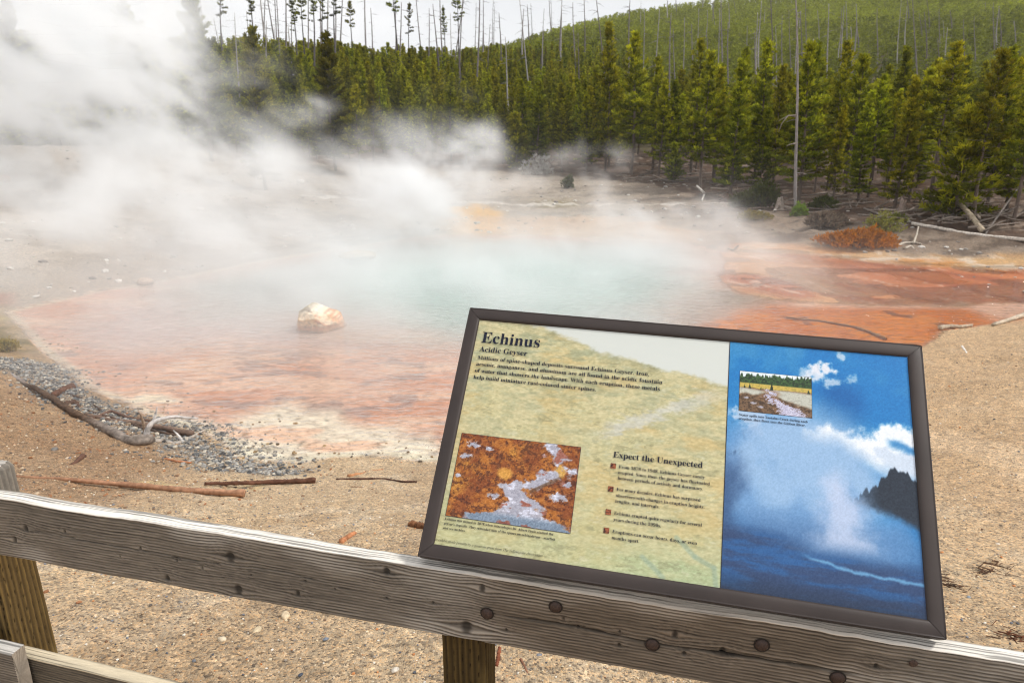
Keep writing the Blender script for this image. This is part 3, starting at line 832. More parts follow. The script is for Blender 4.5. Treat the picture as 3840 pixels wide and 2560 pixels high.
# two bracket arms reaching down behind the rail
for k in (-.33, .30):
    mb = MB()
    p0 = np.array([k, .10, -.034]); pr = (RP + RN * .040 - SO)
    # local coordinates of a point on the rail's back face below the arm
    tgt = RP + RU * float((SO + SIGNM.T @ p0 - RP) @ RU) + RN * .050 - RW * .10
    tl = SIGNM @ (tgt - SO)
    mid = SIGNM @ (RP + RU * float((SO + SIGNM.T @ p0 - RP) @ RU) + RN * .050 + RW * .06 - SO)
    tube(mb, [np.array([k, .42, -.042]), np.array([k, .16, -.042]), mid, tl], .011, 8, col=lin((90, 80, 74)))
    mb.build('bracket', back_m, sign)
mb = MB(); s0_ = sloc(1640, 2075)[0]
box(mb, (s0_, .004, -.058), (s0_ + .09, .05, -.036), lin((150, 134, 110))); mb.build('spacer_block', wood_m, sign, smooth=False)

# ---- printed panel
print_m = attr_mat('printed panel', rough=.34, spec=.45, nscale=900, namp=.05)
PW, PH = SW - 2 * BW + .004, SH - 2 * BW + .004
PX0, PY0 = -PW / 2, BW - .002


def print_sheet(name, quad, fn, nu, nv, n, label=None):
    """flat print: quad = 4 corners (TL,TR,BR,BL) in sign coordinates, fn(s,t) -> sRGB picture"""
    s, t_ = np.meshgrid(np.linspace(0, 1, nu), np.linspace(0, 1, nv), indexing='ij')
    q = np.array(quad)
    P = (q[0] * ((1 - s) * (1 - t_))[..., None] + q[1] * (s * (1 - t_))[..., None] + q[2] * (s * t_)[..., None] + q[3] * ((1 - s) * t_)[..., None])
    c = lin(np.clip(fn(s, t_), 0, 255))
    mb = MB(); mb.add(np.concatenate([P, np.full(s.shape + (1,), n)], -1).reshape(-1, 3), [grid_faces(nu, nv)[:, ::-1]], c.reshape(-1, 3))
    o = mb.build(name, print_m, sign)
    if label: o['label'] = label
    return o


def mixc(C, col, w):
    w = np.clip(w, 0, 1)[..., None]
    return C * (1 - w) + np.asarray(col, float) * w


def art_back(s, t_):
    x, y = s * 1.77, t_
    C = np.empty(s.shape + (3,)); C[:] = (206, 194, 148)
    n = fbm(x * 8, y * 20, 6, 301, .62); n2 = fbm(x * 24, y * 62, 5, 311, .7); n3 = fbm(x * 3, y * 6, 4, 321); f = fbm(x * 70, y * 150, 3, 325, .7)
    C = mixc(C, (216, 204, 150), sstep(.35, .72, n) * .8); C = mixc(C, (164, 164, 122), sstep(.44, .72, n2) * .75)
    C = mixc(C, (206, 172, 104), sstep(.45, .75, fbm(x * 5, y * 13, 6, 331, .6)) * .6)
    C = mixc(C, (136, 146, 116), sstep(.45, .7, fbm(x * 13, y * 34, 6, 341, .62)) * .7 * sstep(.8, .0, y))
    C = mixc(C, (178, 188, 140), sstep(.72, 1.04, y + (n3 - .5) * .4) * .6)
    C = mixc(C, (156, 194, 148), sstep(.86, 1.06, y + (n - .5) * .4) * .5 * sstep(.15, .6, s))
    C = mixc(C, (222, 216, 186), sstep(.56, .78, n2) * .5 * sstep(.3, .6, n)); C = mixc(C, (116, 116, 84), sstep(.5, .36, n2) * sstep(.5, .7, n) * .5)
    st = np.abs(y - (.40 - .15 * (s - .40) / .2 + .06 * (n - .5) * 2)); C = mixc(C, (202, 204, 204), sstep(.05, .0, st + (n2 - .5) * .07) * sstep(.30, .38, s) * sstep(.66, .50, s) * .8)
    for a_, b_2, c_, d_ in ((.92, .84, .99, .90), (.99, .90, 1.06, .93), (1.06, .93, 1.07, 1.0), (.80, .93, .88, .99)):
        tt = np.clip(((x - a_) * (c_ - a_) + (y - b_2) * (d_ - b_2)) / ((c_ - a_) ** 2 + (d_ - b_2) ** 2), 0, 1)
        C = mixc(C, (138, 164, 144), sstep(.014, .004, np.hypot(x - a_ - tt * (c_ - a_), y - b_2 - tt * (d_ - b_2) + .012 * (n - .5))) * .7)
    hzn = np.interp(s, [0, .10, .16, .25, .34, .42, .5, .6, .7], [-.2, -.02, .01, .06, .115, .135, .165, .205, .21]) + (fbm(x * 9, x * 0, 5, 351, .6) - .5) * .04
    skyw = sstep(-.014, .014, hzn - y + (n2 - .5) * .03)
    C = mixc(C, (146, 142, 104), sstep(.06, .0, np.abs(y - hzn)) * (1 - skyw) * sstep(.4, .6, n) * .6)
    C = C * .70 + np.array([186, 182, 150.]) * .27 + ((f - .5) * 44)[..., None]
    return mixc(C, (204, 208, 203), skyw * .98)


def art_geyser(s, t_):
    x, y = s * .72, t_
    n = fbm(x * 5, y * 5, 6, 401, .6); n2 = fbm(x * 11, y * 11, 6, 411, .68); n3 = fbm(x * 3, y * 9, 5, 421, .6)
    C = np.empty(s.shape + (3,)); C[:] = (24, 116, 184)
    C = mixc(C, (64, 140, 190), sstep(.42, .75, n) * .7 * sstep(.5, .0, t_))
    C = mixc(C, (10, 84, 152), sstep(.2, .05, np.hypot(s - .62, (t_ - .24) * 1.2)) * .7)
    for cx_, cy2, rx, ry, k in ((.55, .085, .045, .03, 1), (.50, .125, .05, .03, .9), (.44, .115, .04, .02, .6), (.68, .12, .035, .02, .6), (.57, .145, .06, .022, .7), (.42, .30, .04, .015, .8), (.64, .03, .02, .02, .7), (.17, .33, .09, .035, .8), (.17, .385, .06, .03, .8)):
        C = mixc(C, (214, 218, 228), sstep(1.25, .3, np.hypot((s - cx_) / rx, (t_ - cy2) / ry) + (n2 - .5) * 4.5) * k)
    # grey blue plume of steam
    pl = sstep(.72, .25, np.hypot((s - .38) / .66, (t_ - .56) / .40) + (n - .5) * .25 - .25)
    C = mixc(C, (150, 180, 214), pl * .95)
    C = mixc(C, (84, 132, 184), sstep(.35, .7, fbm(x * 4, y * 4, 6, 431, .6)) * .6 * sstep(.3, .45, t_))
    C = mixc(C, (60, 98, 146), sstep(.66, .80, t_) * .7)
    C = mixc(C, (54, 84, 126), sstep(.12, .0, s + (n - .5) * .2) * sstep(.42, .6, t_) * .9)
    cl = sstep(-.012, .03, t_ - np.interp(s, [0, .36, .42, .48, .55, .64, .72, .8, .88, 1], [.6, .46, .33, .355, .325, .335, .315, .325, .30, .285]) + (n2 - .5) * .12)
    cb = sstep(-.05, .06, np.interp(s, [0, .4, .5, .6, .72, .82, .9, 1], [.3, .36, .40, .40, .43, .48, .50, .51]) - t_ + (n - .5) * .12)
    C = mixc(C, (232, 235, 240), cl * cb * sstep(.37, .45, s) * .97)
    C = mixc(C, (168, 188, 214), cl * cb * sstep(.5, .62, fbm(x * 9, y * 9, 5, 471)) * .5)
    C = mixc(C, (22, 108, 176), sstep(.030, .0, np.abs(t_ - .385 - .10 * (s - .93) + (n2 - .5) * .05)) * sstep(.84, .9, s) * .8)
    # dark wooded hill to the right
    hl = sstep(-.004, .008, t_ - np.interp(s, [.0, .62, .70, .80, .86, .90, 1], [2, .62, .585, .53, .478, .485, .50]) - .030 * vnoise(s * 46, s * 0, 481) - .016 * vnoise(s * 110, s * 0, 482) + .02)
    hb = sstep(.0, -.05, t_ - np.interp(s, [.0, .68, .8, .9, 1], [.56, .64, .655, .68, .735]) + (n2 - .5) * .06)
    C = mixc(C, (34, 44, 58), hl * hb * sstep(.60, .80, s + (n - .5) * .25))
    C = mixc(C, (94, 138, 186), sstep(.22, .05, np.hypot((s - .86) / .9, (t_ - .76) / .55) + (n - .5) * .16) * .75)
    # bright jet
    j = sstep(1.35, .0, np.abs(s - (.61 + .02 * np.sin(t_ * 9))) / np.interp(t_, [.48, .6, .75, .82], [.05, .11, .18, .20]) * 1.0 + (n2 - .5) * 1.3) * sstep(.46, .58, t_) * sstep(.845, .76, t_)
    C = mixc(C, (192, 202, 226), j * .8)
    # dark foreground water
    fg = sstep(.80, .87, t_ + (n3 - .5) * .06 + .05 * sstep(.55, .2, s))
    C = mixc(C, (46, 66, 104), fg * .9)
    C = mixc(C, (40, 98, 160), fg * sstep(.42, .72, fbm(x * 5, y * 30, 6, 441, .65)) * .7)
    C = mixc(C, (110, 170, 214), sstep(.012, .0, np.abs(t_ - np.interp(s, [0, .4, .7, 1], [.80, .84, .875, .885]) + (n2 - .5) * .03)) * sstep(.38, .5, s) * .8)
    C = mixc(C, (30, 40, 58), sstep(.9, 1.02, t_) * .7)
    tw = sstep(.5, .62, fbm(x * 40, y * 18, 3, 451)) * sstep(.07, .0, np.abs(s - .045)) * sstep(.34, .40, t_) * sstep(.50, .46, t_)
    C = mixc(C, (24, 50, 84), tw * .8)
    return C + (fbm(x * 220, y * 220, 2, 461) - .5)[..., None] * 22


def art_rust(s, t_):
    x, y = s * 1.38, t_
    n = fbm(x * 6, y * 7, 6, 501, .65); n2 = fbm(x * 26, y * 28, 5, 511, .75); n3 = fbm(x * 3, y * 3.4, 4, 521)
    C = np.empty(s.shape + (3,)); C[:] = (132, 70, 30)
    C = mixc(C, (172, 106, 42), sstep(.36, .66, n)); C = mixc(C, (212, 156, 66), sstep(.48, .74, n3 + (n2 - .5) * .5) * .7)
    C = mixc(C, (74, 34, 18), sstep(.46, .66, n2) * .8)
    C = mixc(C, (218, 164, 74), sstep(.11, .05, np.hypot(x - .58, (y - .43) * 1.3) + (n - .5) * .12) * .8); C = mixc(C, (206, 164, 84), sstep(.08, .04, np.hypot(x - 1.19, (y - .32) * .8) + (n2 - .5) * .03) * .9)
    riv = np.abs(s - np.interp(t_, [0, .1, .28, .45, .6, .75, .9, 1], [.74, .80, .84, .70, .52, .62, .6, .6])); wd = np.interp(t_, [0, .3, .5, .7, .85, 1], [.03, .07, .09, .13, .22, .5])
    w = sstep(.03, -.03, riv - wd + (n - .5) * .42)
    for a_, b_2, r in ((.12, .12, .05), (.25, .15, .04), (.08, .27, .05), (.42, .57, .05), (.36, .70, .05), (.93, .46, .05), (.97, .3, .05), (.88, .62, .07), (.04, .52, .03)):
        w = np.maximum(w, sstep(1.1, .6, np.hypot(s - a_, (t_ - b_2) * 1.4) / r + (n2 - .5) * 2.4))
    C = mixc(C, (164, 166, 182), w * .95); C = mixc(C, (214, 216, 232), w * sstep(.5, .68, fbm(x * 12, y * 24, 4, 531)) * .8)
    C = mixc(C, (112, 130, 150), w * sstep(.86, .94, t_) * .9); C = mixc(C, (140, 60, 34), w * sstep(.6, .7, fbm(x * 9, y * 16, 4, 541)) * .7)
    lg = sstep(.035, .01, np.abs((s - .62) * .9 + (t_ - .62) * 1.0) * 1) * sstep(.62, .66, s) * sstep(.92, .8, s); C = mixc(C, (96, 70, 52), lg * .8)
    return C + (fbm(x * 70, y * 70, 3, 551, .7) - .5)[..., None] * 70


def art_creek(s, t_):
    x, y = s * 1.7, t_
    n = fbm(x * 6, y * 9, 5, 601, .6); n2 = fbm(x * 22, y * 34, 5, 611, .72); n3 = fbm(x * 60, y * 70, 3, 615, .7)
    C = np.empty(s.shape + (3,)); C[:] = (118, 92, 68)
    C = mixc(C, (66, 50, 38), sstep(.40, .66, n2)); C = mixc(C, (150, 112, 76), sstep(.5, .7, n) * .6)
    bank = sstep(-.03, .05, (t_ - np.interp(s, [0, .3, .5, .7, 1], [.40, .44, .40, .40, .42]))) * sstep(-.03, .05, np.interp(s, [0, .2, .36, .5, .6, .8, 1], [.56, .58, .52, .56, .64, .74, .80]) - t_ + (n - .5) * .10)
    C = mixc(C, (188, 188, 176), bank); C = mixc(C, (150, 148, 136), bank * sstep(.5, .7, n2) * .6)
    st = np.abs(s - np.interp(t_, [.4, .5, .6, .7, .8, 1], [.40, .46, .40, .52, .64, .76])); w = sstep(.03, -.03, st - np.interp(t_, [.4, .6, .8, 1], [.015, .04, .11, .18]) + (n2 - .5) * .35)
    C = mixc(C, (134, 96, 70), sstep(.10, .0, st - .06) * sstep(.40, .46, t_) * .6); C = mixc(C, (176, 172, 196), w); C = mixc(C, (216, 218, 232), w * sstep(.5, .66, n3) * .7)
    for a_, b_2, r in ((.2, .78, .03), (.1, .66, .025), (.3, .86, .03), (.42, .74, .02)): C = mixc(C, (176, 178, 196), sstep(1.2, .5, np.hypot((s - a_) / r * .6, (t_ - b_2) / r) + (n2 - .5) * 1.4) * .8)
    C = mixc(C, (196, 170, 84), sstep(.42, .385, t_ + (n - .5) * .06) * sstep(.25, .29, t_)); C = mixc(C, (150, 140, 70), sstep(.42, .39, t_) * sstep(.27, .30, t_) * sstep(.5, .65, n2) * .7)
    top = .16 - .10 * vnoise(x * 24, x * 0, 631) - .06 * vnoise(x * 60, x * 0, 632)
    C = mixc(C, (62, 92, 50), sstep(.30, .27, t_ + (n2 - .5) * .03)); C = mixc(C, (30, 46, 30), sstep(.30, .27, t_) * sstep(.40, .60, n2 + .2 * (n3 - .5)))
    C = mixc(C, (218, 228, 234), sstep(.02, -.02, t_ - top + .03 * (s > .45)))
    for a_, h, w_ in ((.45, .24, .032), (.14, .16, .025), (.07, .12, .02), (.30, .10, .014), (.96, .12, .03)): C = mixc(C, (30, 44, 28), sstep(.0, -.010, np.abs(s - a_) - w_ * np.clip((t_ - (.42 - h)) / h, 0, 1) * (.6 + .8 * n2)) * sstep(.43, .41, t_) * sstep(.42 - h, .44 - h, t_))
    return C + (n3 - .5)[..., None] * 36


def zq(z, pts): return [sloc(*z(a, b)) for a, b in pts]
z2 = lambda a, b: (1560 + a * 1200 / 1960, 1140 + b * 960 / 1568)
z6 = lambda a, b: (2560 + a * 1280 / 2350, 853 + b * 854 / 1568)
print_sheet('panel', [(PX0, PY0 + PH), (PX0 + PW, PY0 + PH), (PX0 + PW, PY0), (PX0, PY0)], art_back, 520, 300, -.0066)
xa = sloc(2738, 1281)[0]; xb = sloc(2701, 2203)[0]; xg = (xa + xb) / 2
print_sheet('geyser_photograph', [(xg, PY0 + PH - .0005), (PX0 + PW - .0005, PY0 + PH - .0005), (PX0 + PW - .0005, PY0 + .0005), (xg, PY0 + .0005)], art_geyser, 250, 340, -.0060, 'large blue photograph of a geyser plume')


def rect_of(z, pts):
    q = np.array(zq(z, pts)); x0 = q[[0, 3], 0].mean(); x1 = q[[1, 2], 0].mean(); y1 = q[[0, 1], 1].mean(); y0 = q[[2, 3], 1].mean()
    return [(x0, y1), (x1, y1), (x1, y0), (x0, y0)]


RQ = rect_of(z2, [(283, 789), (1010, 877), (943, 1403), (181, 1292)]); CQ = rect_of(z6, [(396, 988), (887, 1032), (888, 1309), (387, 1260)])
dark = lambda s, t_: np.broadcast_to(np.array([26, 32, 48.]), s.shape + (3,))
for q, fn, nm, nu, nv, lab in ((RQ, art_rust, 'deposit_photograph', 210, 160, 'photograph of rust coloured deposits and water'), (CQ, art_creek, 'creek_photograph', 130, 90, 'small photograph of a creek inset in the blue one')):
    o = print_sheet(nm, q, fn, nu, nv, -.0054, lab)
    e = .0009; q2 = [(q[0][0] - e, q[0][1] + e), (q[1][0] + e, q[1][1] + e), (q[2][0] + e, q[2][1] - e), (q[3][0] - e, q[3][1] - e)]
    k = print_sheet('print_border', q2, dark, 2, 2, -.0057); k.parent = o
e = .0008; xq = [(xg - e, PY0 + PH - .0005), (xg + e, PY0 + PH - .0005), (xg + e, PY0 + .0005), (xg - e, PY0 + .0005)]
print_sheet('dividing_line', xq, dark, 2, 2, -.0057)

# ---- lettering (serif letters come from the mathematical bold and italic ranges of the built-in fonts)
ink_m = attr_mat('dark blue ink', rough=.45, spec=.3, nscale=50, namp=.05)


def serif(s, style):
    o = []
    for ch in s:
        if style == 'bold':
            if 'A' <= ch <= 'Z': ch = chr(0x1D400 + ord(ch) - 65)
            elif 'a' <= ch <= 'z': ch = chr(0x1D41A + ord(ch) - 97)
            elif '0' <= ch <= '9': ch = chr(0x1D7CE + ord(ch) - 48)
        else:
            if 'A' <= ch <= 'Z': ch = chr(0x1D434 + ord(ch) - 65)
            elif ch == 'h': ch = '\u210e'
            elif 'a' <= ch <= 'z': ch = chr(0x1D44E + ord(ch) - 97)
        o.append(ch)
    return ''.join(o)


def text_arrays(body, offset=0.0, style='bold'):
    cu = bpy.data.curves.new('lettering', 'FONT'); cu.body = serif(body, style); cu.offset = offset; cu.resolution_u = 3; cu.fill_mode = 'FRONT'
    ob = bpy.data.objects.new('lettering', cu); COL.objects.link(ob)
    dg = bpy.context.evaluated_depsgraph_get(); dg.update()
    me = bpy.data.meshes.new_from_object(ob.evaluated_get(dg))
    v = np.empty(len(me.vertices) * 3, np.float32); me.vertices.foreach_get('co', v); v = v.reshape(-1, 3).astype(float)
    f = [np.array([list(q.vertices)]) for q in me.polygons]
    by = {}
    for q in me.polygons: by.setdefault(len(q.vertices), []).append(list(q.vertices))
    bpy.data.objects.remove(ob); bpy.data.curves.remove(cu); bpy.data.meshes.remove(me)
    return v, [np.array(x) for x in by.values()]


def lettering(name, lines, size, offset=0.0, style='bold', z=z2, n=-.0048, col=(20, 25, 44)):
    mb = MB()
    for body, a, b in lines:
        v, f = text_arrays(body, offset, style)
        p0 = sloc(*z(*a)); p1 = sloc(*z(*b))
        w = v[:, 0].max() - v[:, 0].min(); kx = (p1[0] - p0[0]) / w
        yb = (p0[1] + p1[1]) / 2
        mb.add(np.stack([p0[0] + (v[:, 0] - v[:, 0].min()) * kx, yb + v[:, 1] * kx * size, np.full(len(v), n)], 1), f, lin(col))
    return mb.build(name, ink_m, sign, smooth=False)


lettering('title_lettering', [('Echinus', (399, 236), (755, 266))], 1.0)
lettering('subtitle_lettering', [('Acidic Geyser', (387, 290), (680, 318))], .98)
lettering('body_lettering', [('Millions of spine-shaped deposits surround Echinus Geyser. Iron,', (376, 340), (1427, 438)),
                             ('arsenic, manganese, and aluminum are all found in the acidic fountain', (368, 378), (1509, 487)),
                             ('of water that showers the landscape. With each eruption, these metals', (360, 417), (1493, 530)),
                             ('help build miniature rust-colored sinter spines.', (352, 456), (1101, 535))], .95, .001)
lettering('heading_lettering', [('Expect the Unexpected', (1207, 938), (1755, 1003))], .98)
lettering('list_lettering', [('From 1878 to 1948, Echinus Geyser rarely', (1242, 1005), (1768, 1068)), ('erupted. Since then, the geyser has fluctuated', (1238, 1040), (1799, 1108)),
                             ('between periods of activity and dormancy.', (1235, 1073), (1758, 1140)), ('For many decades, Echinus has surprised', (1228, 1143), (1742, 1207)),
                             ('observers with changes in eruption heights,', (1224, 1178), (1766, 1252)), ('lengths, and intervals.', (1220, 1214), (1490, 1250)),
                             ('Echinus erupted quite regularly for several', (1213, 1286), (1750, 1362)), ('years during the 1990s.', (1209, 1326), (1500, 1366)),
                             ('Eruptions can occur hours, days, or even', (1202, 1398), (1720, 1475)), ('months apart.', (1198, 1438), (1366, 1460))], 1.0, .001)
lettering('caption_lettering', [('Echinus was named in 1878 when minerologist Dr. Albert Peale studied the', (177, 1318), (840, 1417)),
                                ('geyser\u2019s deposits. They reminded him of the spines on echinoderms\u2014starfish', (171, 1347), (852, 1447)), ('and sea urchins.', (166, 1375), (302, 1393))], 1.0, .001)
lettering('credit_lettering', [('This exhibit made possible by a generous grant from The Yellowstone Association', (97, 1442), (775, 1548))], 1.0, 0, 'italic')
o = lettering('caption_lettering', [('Water spills into Tantalus Creek during each', (388, 1296), (860, 1342)), ('eruption, then flows into the Gibbon River.', (385, 1322), (845, 1367))], 1.0, .001, 'bold', z6, -.0048, (20, 24, 44))
for cx_, cy2 in ((1208, 990), (1193, 1131), (1178, 1272), (1166, 1385)):
    a_ = sloc(*z2(cx_, cy2)); r = .0062
    print_sheet('bullet_mark', [(a_[0] - r, a_[1] + r), (a_[0] + r, a_[1] + r), (a_[0] + r, a_[1] - r), (a_[0] - r, a_[1] - r)],
                lambda s, t_: mixc(np.broadcast_to(np.array([150, 84, 52.]), s.shape + (3,)), (60, 30, 22), sstep(.5, .6, fbm(s * 5, t_ * 5, 2, int(cx_)))), 10, 10, -.0052)

# ------------------------------------------------------------------ trees
needle_m = bpy.data.materials.new('pine needles'); needle_m.use_nodes = True; t = needle_m.node_tree; p = t.nodes['Principled BSDF']
a = N(t, 'ShaderNodeAttribute', attribute_name='Col'); oi = N(t, 'ShaderNodeObjectInfo')
hs = N(t, 'ShaderNodeHueSaturation'); mr = N(t, 'ShaderNodeMapRange'); mr.inputs[3].default_value = .488; mr.inputs[4].default_value = .522
mr2 = N(t, 'ShaderNodeMapRange'); mr2.inputs[3].default_value = .7; mr2.inputs[4].default_value = 1.4
t.links.new(oi.outputs['Random'], mr.inputs[0]); ml = N(t, 'ShaderNodeMath', operation='MULTIPLY'); ml.inputs[1].default_value = 7.31
fr_ = N(t, 'ShaderNodeMath', operation='FRACT'); t.links.new(oi.outputs['Random'], ml.inputs[0]); t.links.new(ml.outputs[0], fr_.inputs[0]); t.links.new(fr_.outputs[0], mr2.inputs[0])
t.links.new(a.outputs['Color'], hs.inputs['Color']); t.links.new(mr.outputs[0], hs.inputs['Hue']); t.links.new(mr2.outputs[0], hs.inputs['Value'])
t.links.new(hs.outputs[0], p.inputs['Base Color']); p.inputs['Roughness'].default_value = .65; p.inputs['Specular IOR Level'].default_value = .25
tl_ = N(t, 'ShaderNodeBsdfTranslucent'); t.links.new(hs.outputs[0], tl_.inputs[0]); mx = N(t, 'ShaderNodeMixShader'); mx.inputs[0].default_value = .42
t.links.new(p.outputs[0], mx.inputs[1]); t.links.new(tl_.outputs[0], mx.inputs[2]); t.links.new(mx.outputs[0], t.nodes['Material Output'].inputs['Surface'])
bark_m = attr_mat('bark', rough=.95, spec=.1, nscale=18, namp=.35, bump=.5, bscale=30, stretch=(1, 1, .25))
GRN = [np.array([.062, .075, .009]), np.array([.245, .258, .014]), np.array([.46, .41, .02])]
rng = np.random.default_rng(7)


def blades(mb, c, d, ln, wd, k, rng, cols, spread=.9):
    """k needle blades per tuft: c tuft centres, d their directions"""
    n = len(c)
    c = np.repeat(c, k, 0); d = np.repeat(d, k, 0); cols = np.repeat(cols, k, 0)
    r = rng.normal(size=c.shape); dd = d + r * spread * .6; dd /= np.linalg.norm(dd, axis=1)[:, None]
    sidev = np.cross(dd, rng.normal(size=c.shape)); sidev /= np.linalg.norm(sidev, axis=1)[:, None] + 1e-9
    L = (ln if np.ndim(ln) == 0 else np.repeat(ln, k)) * (.7 + .6 * rng.random(len(c)))
    W = (wd if np.ndim(wd) == 0 else np.repeat(wd, k))
    W = W * (.7 + .6 * rng.random(len(c)))
    b = c + rng.normal(size=c.shape) * .02
    q = np.stack([b - sidev * W[:, None] * .5, b + sidev * W[:, None] * .5, b + dd * L[:, None] * .75 + sidev * W[:, None] * .45, b + dd * L[:, None], ], 1)
    idx = np.arange(len(c))[:, None] * 4 + np.array([0, 1, 2, 3])
    cc = np.repeat(cols * (.75 + .5 * rng.random((len(c), 1))), 4, 0)
    mb.add(q.reshape(-1, 3), [idx], cc)


def pine(seed, H, R, t0, whorl=.20, nb=5, k=6, lean=(0, 0), gaps=0.0, dead_low=True, tone=1.0, grey=(116, 104, 96), tuft=.13):
    """trunk mesh and crown mesh of a lodgepole pine standing on the origin"""
    rng = np.random.default_rng(seed)
    zs = np.linspace(-.3, H, 16); ph = rng.random() * 6
    def ax(z): return np.stack([lean[0] * z + .012 * H * np.sin(z / H * 4 + ph), lean[1] * z + .010 * H * np.cos(z / H * 5 + ph), z], -1)
    r0 = .011 * H + .012
    mt = MB(); tube(mt, ax(zs), r0 * (1 - np.clip(zs, 0, H) / H * .93), 7, .1, rng, col=lin(grey) * (.7 + .3 * rng.random()))
    mc = MB(); z = t0 * H; cs = []; ds = []; co_ = []
    while z < H * .985:
        tt = (z - t0 * H) / (H * (1 - t0)); n = nb + rng.integers(-1, 2)
        a0 = rng.random() * 6.28
        for i in range(n):
            if rng.random() < gaps * (1 - tt): continue
            az = a0 + i / n * 6.28 + rng.normal() * .25
            L = R * ((1 - tt) ** .75 * (.62 + .38 * min(1, tt * 5 + .25)) + .07) * (.40 + .95 * rng.random())
            el = -.18 + .95 * tt + rng.normal() * .12
            d = np.array([math.cos(az) * math.cos(el), math.sin(az) * math.cos(el), math.sin(el)])
            base = ax(np.array([z]))[0]; m = max(2, int(L / .13)); br = (.55 + .75 * rng.random()) * tone
            u = np.linspace(.34, 1, m)
            P = base + d * (L * u)[:, None]; P[:, 2] += .22 * L * u ** 2 - .05 * L * u
            if L > .3: tube(mt, np.stack([base, base + d * L * .5, P[-1]]), [.013 * L + .006, .008 * L + .004, .003], 3, col=lin(grey) * .6, cap=False)
            sd_ = np.cross(d, [0, 0, 1.0]); sd_ /= np.linalg.norm(sd_) + 1e-9
            for s in (-1, 0, 1):
                w_ = (.02 + .30 * L * u * (1.15 - u)) * s * (.5 + rng.random(m))
                cs.append(P + sd_ * w_[:, None] + rng.normal(size=P.shape) * .02); ds.append(np.tile(d * .8 + np.array([0, 0, .55]) + sd_ * s * .5, (m, 1)))
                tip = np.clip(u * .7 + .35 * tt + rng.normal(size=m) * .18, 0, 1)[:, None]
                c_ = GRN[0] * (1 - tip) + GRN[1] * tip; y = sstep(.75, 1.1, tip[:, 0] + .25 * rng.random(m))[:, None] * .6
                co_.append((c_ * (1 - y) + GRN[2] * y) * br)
        z += whorl * (.75 + .5 * rng.random()) * (1 - .35 * tt)
    # leader
    top = ax(np.array([H]))[0]; n = 8; cs.append(np.linspace(ax(np.array([H * .94]))[0], top, n)); ds.append(np.tile([0, 0, 1.0], (n, 1))); co_.append(np.tile(GRN[1] * tone, (n, 1)))
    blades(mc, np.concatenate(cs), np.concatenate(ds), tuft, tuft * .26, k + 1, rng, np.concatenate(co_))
    if dead_low:
        z = .12 * H
        while z < (t0 + .12) * H:
            az = rng.random() * 6.28; L = R * (.5 + .7 * rng.random()); b = ax(np.array([z]))[0]
            d = np.array([math.cos(az), math.sin(az), -.1 + .25 * rng.random()])
            tube(mt, np.stack([b, b + d * L * .5 + [0, 0, -.03], b + d * L + [0, 0, .02]]), [.012, .009, .004], 3, col=lin((128, 118, 112)), cap=False)
            z += .05 * H * (.4 + rng.random())
    return mt.mesh('trunk', bark_m), mc.mesh('crown', needle_m, smooth=False)


PV = [pine(100 + i, *q) for i, q in enumerate([
    (6.0, .90, .20, .20, 5, 6, (.010, .0), .10), (6.0, .80, .30, .22, 5, 6, (-.012, .01), .18), (6.0, .95, .14, .19, 5, 6, (0, .01), .06), (6.0, .72, .36, .22, 4, 6, (.02, 0), .22), (6.0, .92, .24, .21, 5, 6, (-.01, -.01), .15),
    (6.0, .68, .18, .20, 5, 6, (.0, .015), .08), (6.0, 1.05, .28, .24, 5, 7, (.012, 0), .28), (6.0, .82, .10, .20, 5, 6, (0, 0), .05), (6.0, .90, .44, .21, 5, 6, (.015, .0), .15), (6.0, .95, .40, .22, 5, 6, (-.02, .0), .2), (6.0, .80, .48, .22, 4, 6, (.0, .02), .2)])]
PSMALL = [pine(140 + i, 2.6, .75, .05, .16, 5, 6, (0, 0), 0, False, 1.15) for i in range(2)]
PTALL = [pine(150 + i, 12.0, .62, .66 + .06 * i, .30, 3, 7, (.0, .0), .72, False, .7, (104, 98, 98), .17) for i in range(3)]
PBIG = [pine(160 + i, 9.0, 1.35, .12, .32, 5, 8, (0, 0), .12, True, .55, tuft=.19) for i in range(2)]


def snag(seed, H, r0, nbr, grey=(150, 143, 140), bl=.5, top=.25):
    rng = np.random.default_rng(seed); m = MB(); n = 18; zs = np.linspace(-.3, H, n); ph = rng.random() * 6
    P = np.stack([.010 * H * np.sin(zs / H * 5 + ph), .008 * H * np.cos(zs / H * 4 + ph), zs], 1)
    tube(m, P, r0 * (1 - np.clip(zs, 0, H) / H * (1 - top)), 7, .10, rng, col=lin(grey))
    for i in range(nbr):
        z = H * (.15 + .8 * rng.random()); az = rng.random() * 6.28; b = np.array([np.interp(z, zs, P[:, k]) for k in range(3)]); L = bl * (.3 + rng.random())
        d = np.array([math.cos(az), math.sin(az), -.25 + .5 * rng.random()])
        tube(m, np.stack([b, b + d * L * .5, b + d * L + [0, 0, -.15 * L]]), [r0 * .22, r0 * .15, .004], 3, col=lin(grey) * .9, cap=False)
    return m.mesh('trunk', bark_m)


SN = [snag(200 + i, 10.0, .085, 14 + 4 * i, ((150, 144, 142), (132, 124, 122), (164, 158, 154), (120, 112, 108))[i], .45 + .1 * i) for i in range(4)]


def place_tree(name, mt, mc, pos, H0, H, label, cat, group=None, rz=None, tilt=(0, 0), wide=1.0):
    """a thing: an Empty at the foot with the shared trunk and crown meshes"""
    e = empty(name, (pos[0], pos[1], pos[2])); s = H / H0
    e.rotation_euler = (tilt[0], tilt[1], rng.random() * 6.28 if rz is None else rz); e.scale = (s * wide, s * wide, s)
    tag(e, label, cat, group)
    a_ = obj('trunk', mt, e)
    if mc is not None: obj('crown', mc, e)
    return e


def foot(x, y): return np.array([x, y, float(hz(np.array([x]), np.array([y]))[0])])


